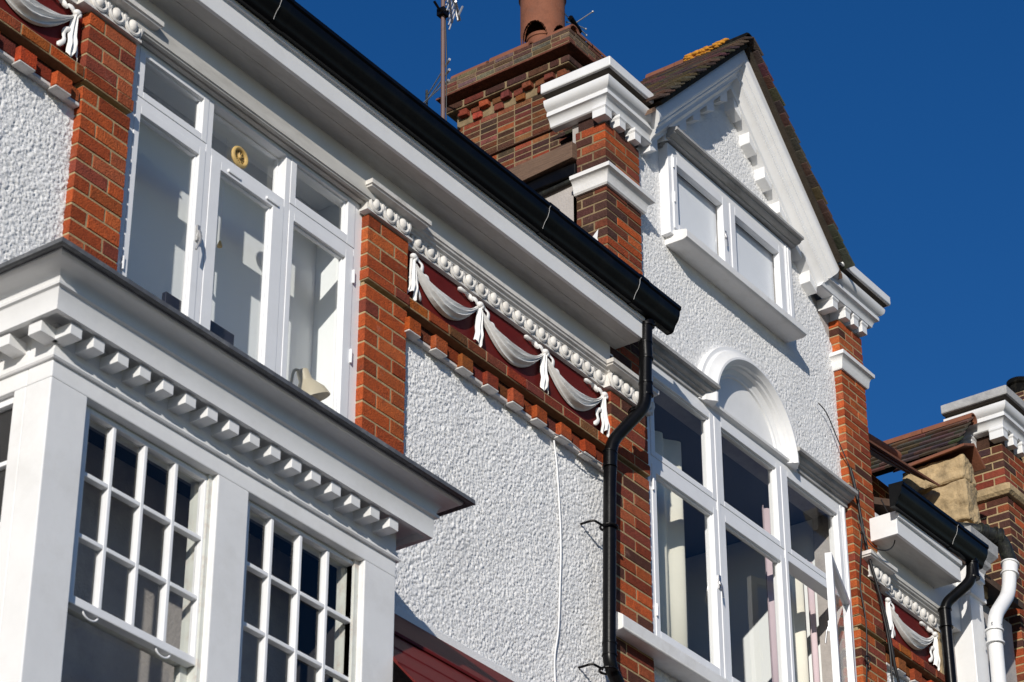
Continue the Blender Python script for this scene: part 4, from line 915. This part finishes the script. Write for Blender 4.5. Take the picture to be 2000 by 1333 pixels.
# ================================================================== far gabled house
C_ = thing("gabled_house", "far right gabled house with grey coping, dark brick pier and tiled ridge", "house")
b = MB(); b.box(19.17, 24, 0.08, 0.3, 0, 13.0); b.build("wall", M['greyrender'], C_)
rnd = random.Random(52)
b = MB(); bricks(b, 19.13, 19.6, 0, 0.3, 8.5, 12.50, 0.0735, 0.24, RED + DARK[:2], DARK); bricks(b, 19.13, 19.6, 0, 0.3, 12.62, 13.0, 0.0735, 0.24, RED + DARK[:1], DARK); b.box(19.16, 19.58, 0.03, 0.3, 13.0, 13.15, 0, (0.06, 0.03, 0.02))
b.build("brick_pilaster", BM, C_, 0.003, segs=1)
b = MB(); b.sweep([(19.13, 0.3), (19.13, 0), (19.6, 0), (19.6, 0.3)], [(-0.03, 12.495), (0.03, 12.50), (0.055, 12.53), (0.06, 12.58), (0.02, 12.61), (-0.03, 12.63)]); b.build("pilaster_band", M['stone'], C_, 0.006, smooth=30)
stone_cap(C_, [(19.13, 0.46), (19.13, 0), (19.62, 0), (19.62, 0.46)], 0.19, -0.005, M['coping'])
for x in (19.25, 19.42): modillion(C_, x, x + 0.095, -0.06, 0.1, 13.03, 13.134)
modillion(C_, 19.06, 19.165, -0.06, 0.08, 13.03, 13.134); modillion(C_, 19.06, 19.165, 0.24, 0.33, 13.03, 13.134)
rnd = random.Random(53)
tile_slope(C_, 18.95, 13.20, -1, 0.55, 0.15, 1.6, math.radians(50), 0.1).build("roof", M['tile'], C_, 0.002, segs=1)
b = MB(); ridge(b, 18.95, 13.21, 0.15, 0.62, 0.06); ridge(b, 18.95, 13.21, 0.63, 1.1, 0.06); ridge(b, 18.95, 13.21, 1.11, 1.6, 0.06); b.build("ridge_tile", M['terra'], C_, smooth=50)
b = MB(); bricks(b, 28.9, 30, 3.9, 5, 12, 18.6, 0.075, 0.23, DARK, DARK); bricks(b, 28.75, 30, 3.75, 5, 18.6, 19.1, 0.075, 0.23, DARK + RED[5:], DARK); bricks(b, 28.6, 30, 3.65, 5, 19.1, 19.3, 0.075, 0.23, DARK, DARK)
fs_ = b.build("chimney_stack", BM, C_, 0.004, segs=1)
b = MB(); b.lathe((29.0, 4.1, 19.3), [(0.15, 0), (0.14, 0.30), (0.17, 0.32), (0.17, 0.38), (0.12, 0.39), (0.12, 0.0)], 24); b.build("chimney_pot", M['tile'], fs_, smooth=40)

# ================================================================== downpipes and soil pipes
PG = "downpipes and soil pipes on the fronts"
D = thing("downpipe", "glossy black downpipe with a swan neck on the left house's right edge", "downpipe", PG)
pts = [(13.155, -0.235, 11.20), (13.125, -0.225, 10.50), (12.945, -0.075, 10.20), (12.915, -0.075, 9.9), (12.862, -0.078, 8.60), (13.15, -0.08, 8.33), (13.3, -0.08, 8.2)]
b = MB(); b.tube(pipe_pts(pts, 0.075), 0.0425, 20); b.build("pipe", M['black'], D, smooth=60)
collar(D, M['black'], (13.145, -0.232, 10.86), (-0.005, 0, 0.15), 0.0445, 0.13, 0.004); collar(D, M['black'], (13.138, -0.229, 10.58), (-0.005, 0, 0.15), 0.0445, 0.10, 0.004)
collar(D, M['black'], (12.918, -0.075, 10.0), (0.006, 0, 0.15), 0.0445, 0.12, 0.004); collar(D, M['black'], (12.868, -0.078, 8.66), (0.006, 0, 0.15), 0.0445, 0.09, 0.004)
collar(D, M['black'], (13.16, -0.237, 11.12), (0, 0, 1), 0.046, 0.08, 0.006); collar(D, M['black'], (13.075, -0.183, 10.42), (0.18, 0.15, 0.30), 0.0445, 0.05, 0.004)
for z, x in ((9.56, 12.902), (8.56, 12.863)):
    b = MB(); b.tube([(x - 0.01 + 0.055 * math.cos(t), -0.077 + 0.055 * math.sin(t), z) for t in [2 * math.pi * i / 20 for i in range(21)]], 0.009, 6); b.tube([(x - 0.045, -0.06, z), (x - 0.14, -0.055, z), (x - 0.15, -0.03, z), (x - 0.15, 0.05, z)], 0.009, 6)
    b.build("pipe_bracket", M['black'], D, 0.002)
D = thing("downpipe", "glossy black downpipe with a swan neck beside the single swag panel", "downpipe", PG)
pts = [(17.74, -0.27, 11.25), (17.72, -0.26, 11.06), (17.56, -0.09, 10.84), (17.56, -0.085, 10.6), (17.575, -0.085, 7.5)]
b = MB(); b.tube(pipe_pts(pts, 0.07), 0.043, 18); b.build("pipe", M['black'], D, smooth=60)
collar(D, M['black'], (17.74, -0.27, 11.08), (0, 0, 1), 0.047, 0.14, 0.006); collar(D, M['black'], (17.56, -0.086, 10.64), (0, 0, 1), 0.047, 0.16, 0.008); b = MB(); b.box(17.60, 17.72, -0.05, -0.02, 10.66, 10.70); b.build("pipe_bracket", M['black'], D, 0.002)
D = thing("soil_pipe", "thick white painted soil pipe bending right beside the party corbel", "soil pipe", PG)
pts = [(18.10, -0.2, 7.5), (18.175, -0.2, 10.75), (18.20, -0.2, 10.95), (18.52, -0.2, 11.28), (18.60, -0.2, 11.62)]
b = MB(); b.tube(pipe_pts(pts, 0.12, 8), 0.058, 22); b.build("pipe", M['paint'], D, smooth=60)
collar(D, M['paint'], (18.17, -0.2, 10.70), (0.02, 0, 1), 0.064, 0.12, 0.012); collar(D, M['paint'], (18.57, -0.2, 11.46), (0.25, 0, 1), 0.064, 0.12, 0.012)
D = thing("soil_pipe", "weathered black cast iron soil pipe joining the white pipe at far right", "soil pipe", PG)
pts = [(18.18, 0.15, 11.83), (18.30, -0.06, 11.80), (18.50, -0.19, 11.78), (18.60, -0.2, 11.60)]
b = MB(); b.tube(pipe_pts(pts, 0.10, 8), 0.06, 22); b.build("pipe", M['iron'], D, smooth=60)
collar(D, M['iron'], (18.33, -0.08, 11.797), (0.2, -0.13, -0.02), 0.066, 0.06, 0.010); collar(D, M['iron'], (18.44, -0.153, 11.785), (0.2, -0.13, -0.02), 0.066, 0.06, 0.010)

# ================================================================== cables
def cable(label, pts, r, m, name="cable"):
    Q = []
    n = len(pts)
    for i in range((n - 1) * 6 + 1):
        t = i / 6; k = min(int(t), n - 2); f = t - k
        p0 = pts[max(k - 1, 0)]; p1 = pts[k]; p2 = pts[k + 1]; p3 = pts[min(k + 2, n - 1)]
        Q.append(tuple(0.5 * (2 * p1[c] + (p2[c] - p0[c]) * f + (2 * p0[c] - 5 * p1[c] + 4 * p2[c] - p3[c]) * f * f + (3 * p1[c] - p0[c] - 3 * p2[c] + p3[c]) * f ** 3) for c in (0, 1, 2)))
    b = MB(); b.tube(Q, r, 7); o = b.build(name, m, None, smooth=60); return tag(o, label, "cable")
Yc = 0.03
cable("thin white cable running down the roughcast beside the black downpipe", [(12.445, Yc, 10.02), (12.48, Yc, 9.80), (12.510, Yc, 9.35), (12.496, Yc, 9.02), (12.474, Yc, 8.72), (12.432, Yc, 8.51), (12.428, Yc - .01, 8.26)], 0.006, M['paint'])
cable("thin grey wire sagging under the corbel bricks towards the downpipe", [(12.36, -0.03, 10.012), (12.52, -0.03, 10.03), (12.69, -0.035, 10.015), (12.90, -0.03, 10.035)], 0.005, M['coping'])
cable("thick black cable slanting down the right brick pilaster", [(16.30, -0.022, 11.50), (16.348, -0.03, 11.325), (16.454, -0.03, 10.89), (16.56, -0.045, 10.58), (16.649, -0.05, 10.341), (16.742, -0.04, 10.023), (16.82, -0.03, 9.85), (16.9, 0.0, 9.6)], 0.0115, M['wire'])
cable("second black cable close beside the thick one on the right pilaster", [(16.40, -0.02, 11.36), (16.40, -0.024, 11.1), (16.53, -0.03, 10.72), (16.66, -0.04, 10.25), (16.70, -0.03, 9.95), (16.74, -0.0, 9.6)], 0.008, M['wire'])
cable("thin dark wire stapled across the gable roughcast to the right pilaster", [(15.96, 0.03, 11.93), (16.03, 0.02, 11.90), (16.10, 0.02, 11.85), (16.19, 0.02, 11.745), (16.285, -0.012, 11.543), (16.335, -0.015, 11.45)], 0.0045, M['wire'])
cable("thin dark wire hanging straight down the right pilaster's left side", [(16.40, -0.02, 11.25), (16.40, -0.025, 11.0), (16.36, -0.02, 10.77), (16.306, -0.03, 10.516), (16.335, -0.04, 10.237), (16.338, -0.02, 9.918), (16.30, -0.02, 9.70)], 0.0055, M['wire'])
cable("loose black wire looping below the left end of the short gutter", [(16.53, -0.14, 11.30), (16.60, -0.16, 11.19), (16.67, -0.16, 11.09), (16.68, -0.15, 11.0), (16.62, -0.14, 10.92), (16.51, -0.13, 10.865), (16.42, -0.10, 10.87), (16.36, -0.06, 10.97), (16.34, -0.03, 11.12)], 0.005, M['wire'])
t = [(16.335 + 0.03 * math.cos(a) , -0.03 - 0.01 * math.sin(a * 2), 9.93 + 0.035 * math.sin(a)) for a in [i * 0.7 for i in range(28)]]
cable("small tangled coil of black wire on the right brick pilaster", t, 0.005, M['wire'], "wire_coil")

# ================================================================== aerials
def rod(b, a, c, r=0.006): b.tube([a, c], r, 7)
T = thing("tv_aerial", "tall rusty mast aerial rising behind the long gutter against the sky", "aerial", "television aerials")
b = MB(); rod(b, (12.262, 0.8, 11.9), (12.222, 0.8, 13.82), 0.016); b.build("mast", M['mast'], T, smooth=60)
b = MB(); rod(b, (12.29, 0.80, 12.2), (12.262, 0.79, 13.25), 0.004); rod(b, (12.262, 0.79, 13.25), (12.235, 0.79, 13.66), 0.005); b.build("lead_in_cable", M['wire'], T)
b = MB(); b.box(12.19, 12.255, 0.77, 0.83, 13.60, 13.66); rod(b, (12.12, 0.8, 13.67), (12.21, 0.8, 13.62), 0.01); b.build("mast_clamp", M['black'], T)
b = MB(); rod(b, (12.05, 0.62, 13.62), (12.62, 1.02, 13.90), 0.010)
for i in range(7):
    f = i / 6; p = Vector((12.05, 0.62, 13.62)).lerp(Vector((12.62, 1.02, 13.90)), f); d = Vector((0.02, -0.01, 0.08)); d2 = Vector((-0.045, 0.085, 0.0))
    rod(b, p - d, p + d, 0.006)
b.build("boom", M['alu'], T)
for a, c in (((12.24, 0.70, 13.70), (12.45, 0.82, 13.72)), ((12.22, 0.74, 13.80), (12.46, 0.86, 13.86)), ((12.43, 0.82, 13.70), (12.42, 0.86, 13.90)), ((12.30, 0.72, 13.62), (12.40, 0.76, 13.78)), ((12.06, 0.55, 13.60), (12.06, 0.72, 13.66))):
    b = MB(); rod(b, a, c, 0.009); b.build("reflector_bar", M['alu'], T)
T = thing("tv_aerial", "small black star-shaped aerial on top of the big chimney", "aerial", "television aerials")
b = MB(); rod(b, (17.50, 3.4, 17.45), (17.72, 3.4, 18.15), 0.014); b.build("mast", M['iron'], T)
b = MB(); rod(b, (17.62, 3.38, 18.17), (17.84, 3.42, 18.15), 0.03); b.build("aerial_hub", M['black'], T)
b = MB(); c = Vector((17.72, 3.4, 18.165))
for d in ((-0.17, 0, 0.02), (-0.13, 0.0, -0.06), (0.2, 0, 0.06), (0.21, 0, -0.01), (0.0, -0.22, 0.05), (0.05, 0.22, 0)): rod(b, c, c + Vector(d), 0.006); b.ell(c + Vector(d), (0.012, 0.012, 0.012), 8, 6)
b.build("aerial_rods", M['alu'], T)
T = thing("tv_aerial", "pale aerial rods poking out behind the big chimney's left edge", "aerial", "television aerials")
b = MB()
for a, c in (((16.50, 4.0, 17.25), (16.95, 4.6, 17.36)), ((16.50, 4.0, 17.13), (16.92, 4.6, 17.25)), ((16.49, 4.0, 17.0), (16.75, 4.5, 17.10))):
    rod(b, a, c, 0.007); b.tube([a, tuple(Vector(a).lerp(Vector(c), 0.14))], 0.013, 8)
b.build("aerial_rods", M['alu'], T)
b = MB(); rod(b, (16.93, 4.6, 17.4), (16.93, 4.6, 15.5), 0.014); b.build("mast", M['iron'], T)

# ================================================================== bare street trees (their reflection and soft shade fall on the bay)
def bare_tree(label, x, y, h, seed, spread=0.5):
    g = random.Random(seed); t = thing("bare_tree", label, "tree", "bare street trees")
    tb = MB(); cb = MB()
    def grow(p, d, L, r_, lvl):
        q = p; pts = [p]; rs = [r_]
        for i in range(4):
            d = (d + Vector((g.uniform(-.16, .16), g.uniform(-.16, .16), g.uniform(-.06, .12)))).normalized(); q = q + d * L / 4; pts.append(q); rs.append(r_ * (1 - 0.12 * (i + 1)))
        (tb if lvl == 0 else cb).tube(pts, rs, 7 if lvl < 2 else 4)
        if lvl >= 5 or r_ < 0.006: return
        for k in range(3 if lvl < 4 else 2):
            a = g.uniform(0, 6.28); e = g.uniform(0.35, 0.8) * spread * 1.6
            s_ = Vector((math.cos(a) * e, math.sin(a) * e, g.uniform(0.5, 1.0))).normalized()
            grow(pts[-1] if k == 0 else pts[g.choice((2, 3, 4))], (d * 0.7 + s_).normalized(), L * g.uniform(0.62, 0.82), rs[-1] * g.uniform(0.55, 0.75), lvl + 1)
    grow(Vector((x, y, 0)), Vector((0, 0, 1)), h * 0.30, 0.20, 0)
    tb.build("trunk", M['bark'], t, smooth=60); cb.build("crown", M['bark'], t, smooth=60)
M['bark'] = mat("tree_bark", (0.07, 0.055, 0.045), 0.95, 0.4, 8, None, 1, 0, 0.6, 30)
bare_tree("bare winter street tree across the road whose thin branches shade the bay's corner post", -6.5, -9.4, 12.2, 4)
bare_tree("bare winter street tree across the road mirrored in the bay window's lower panes", 18.5, -12.5, 16.5, 9, 0.6)
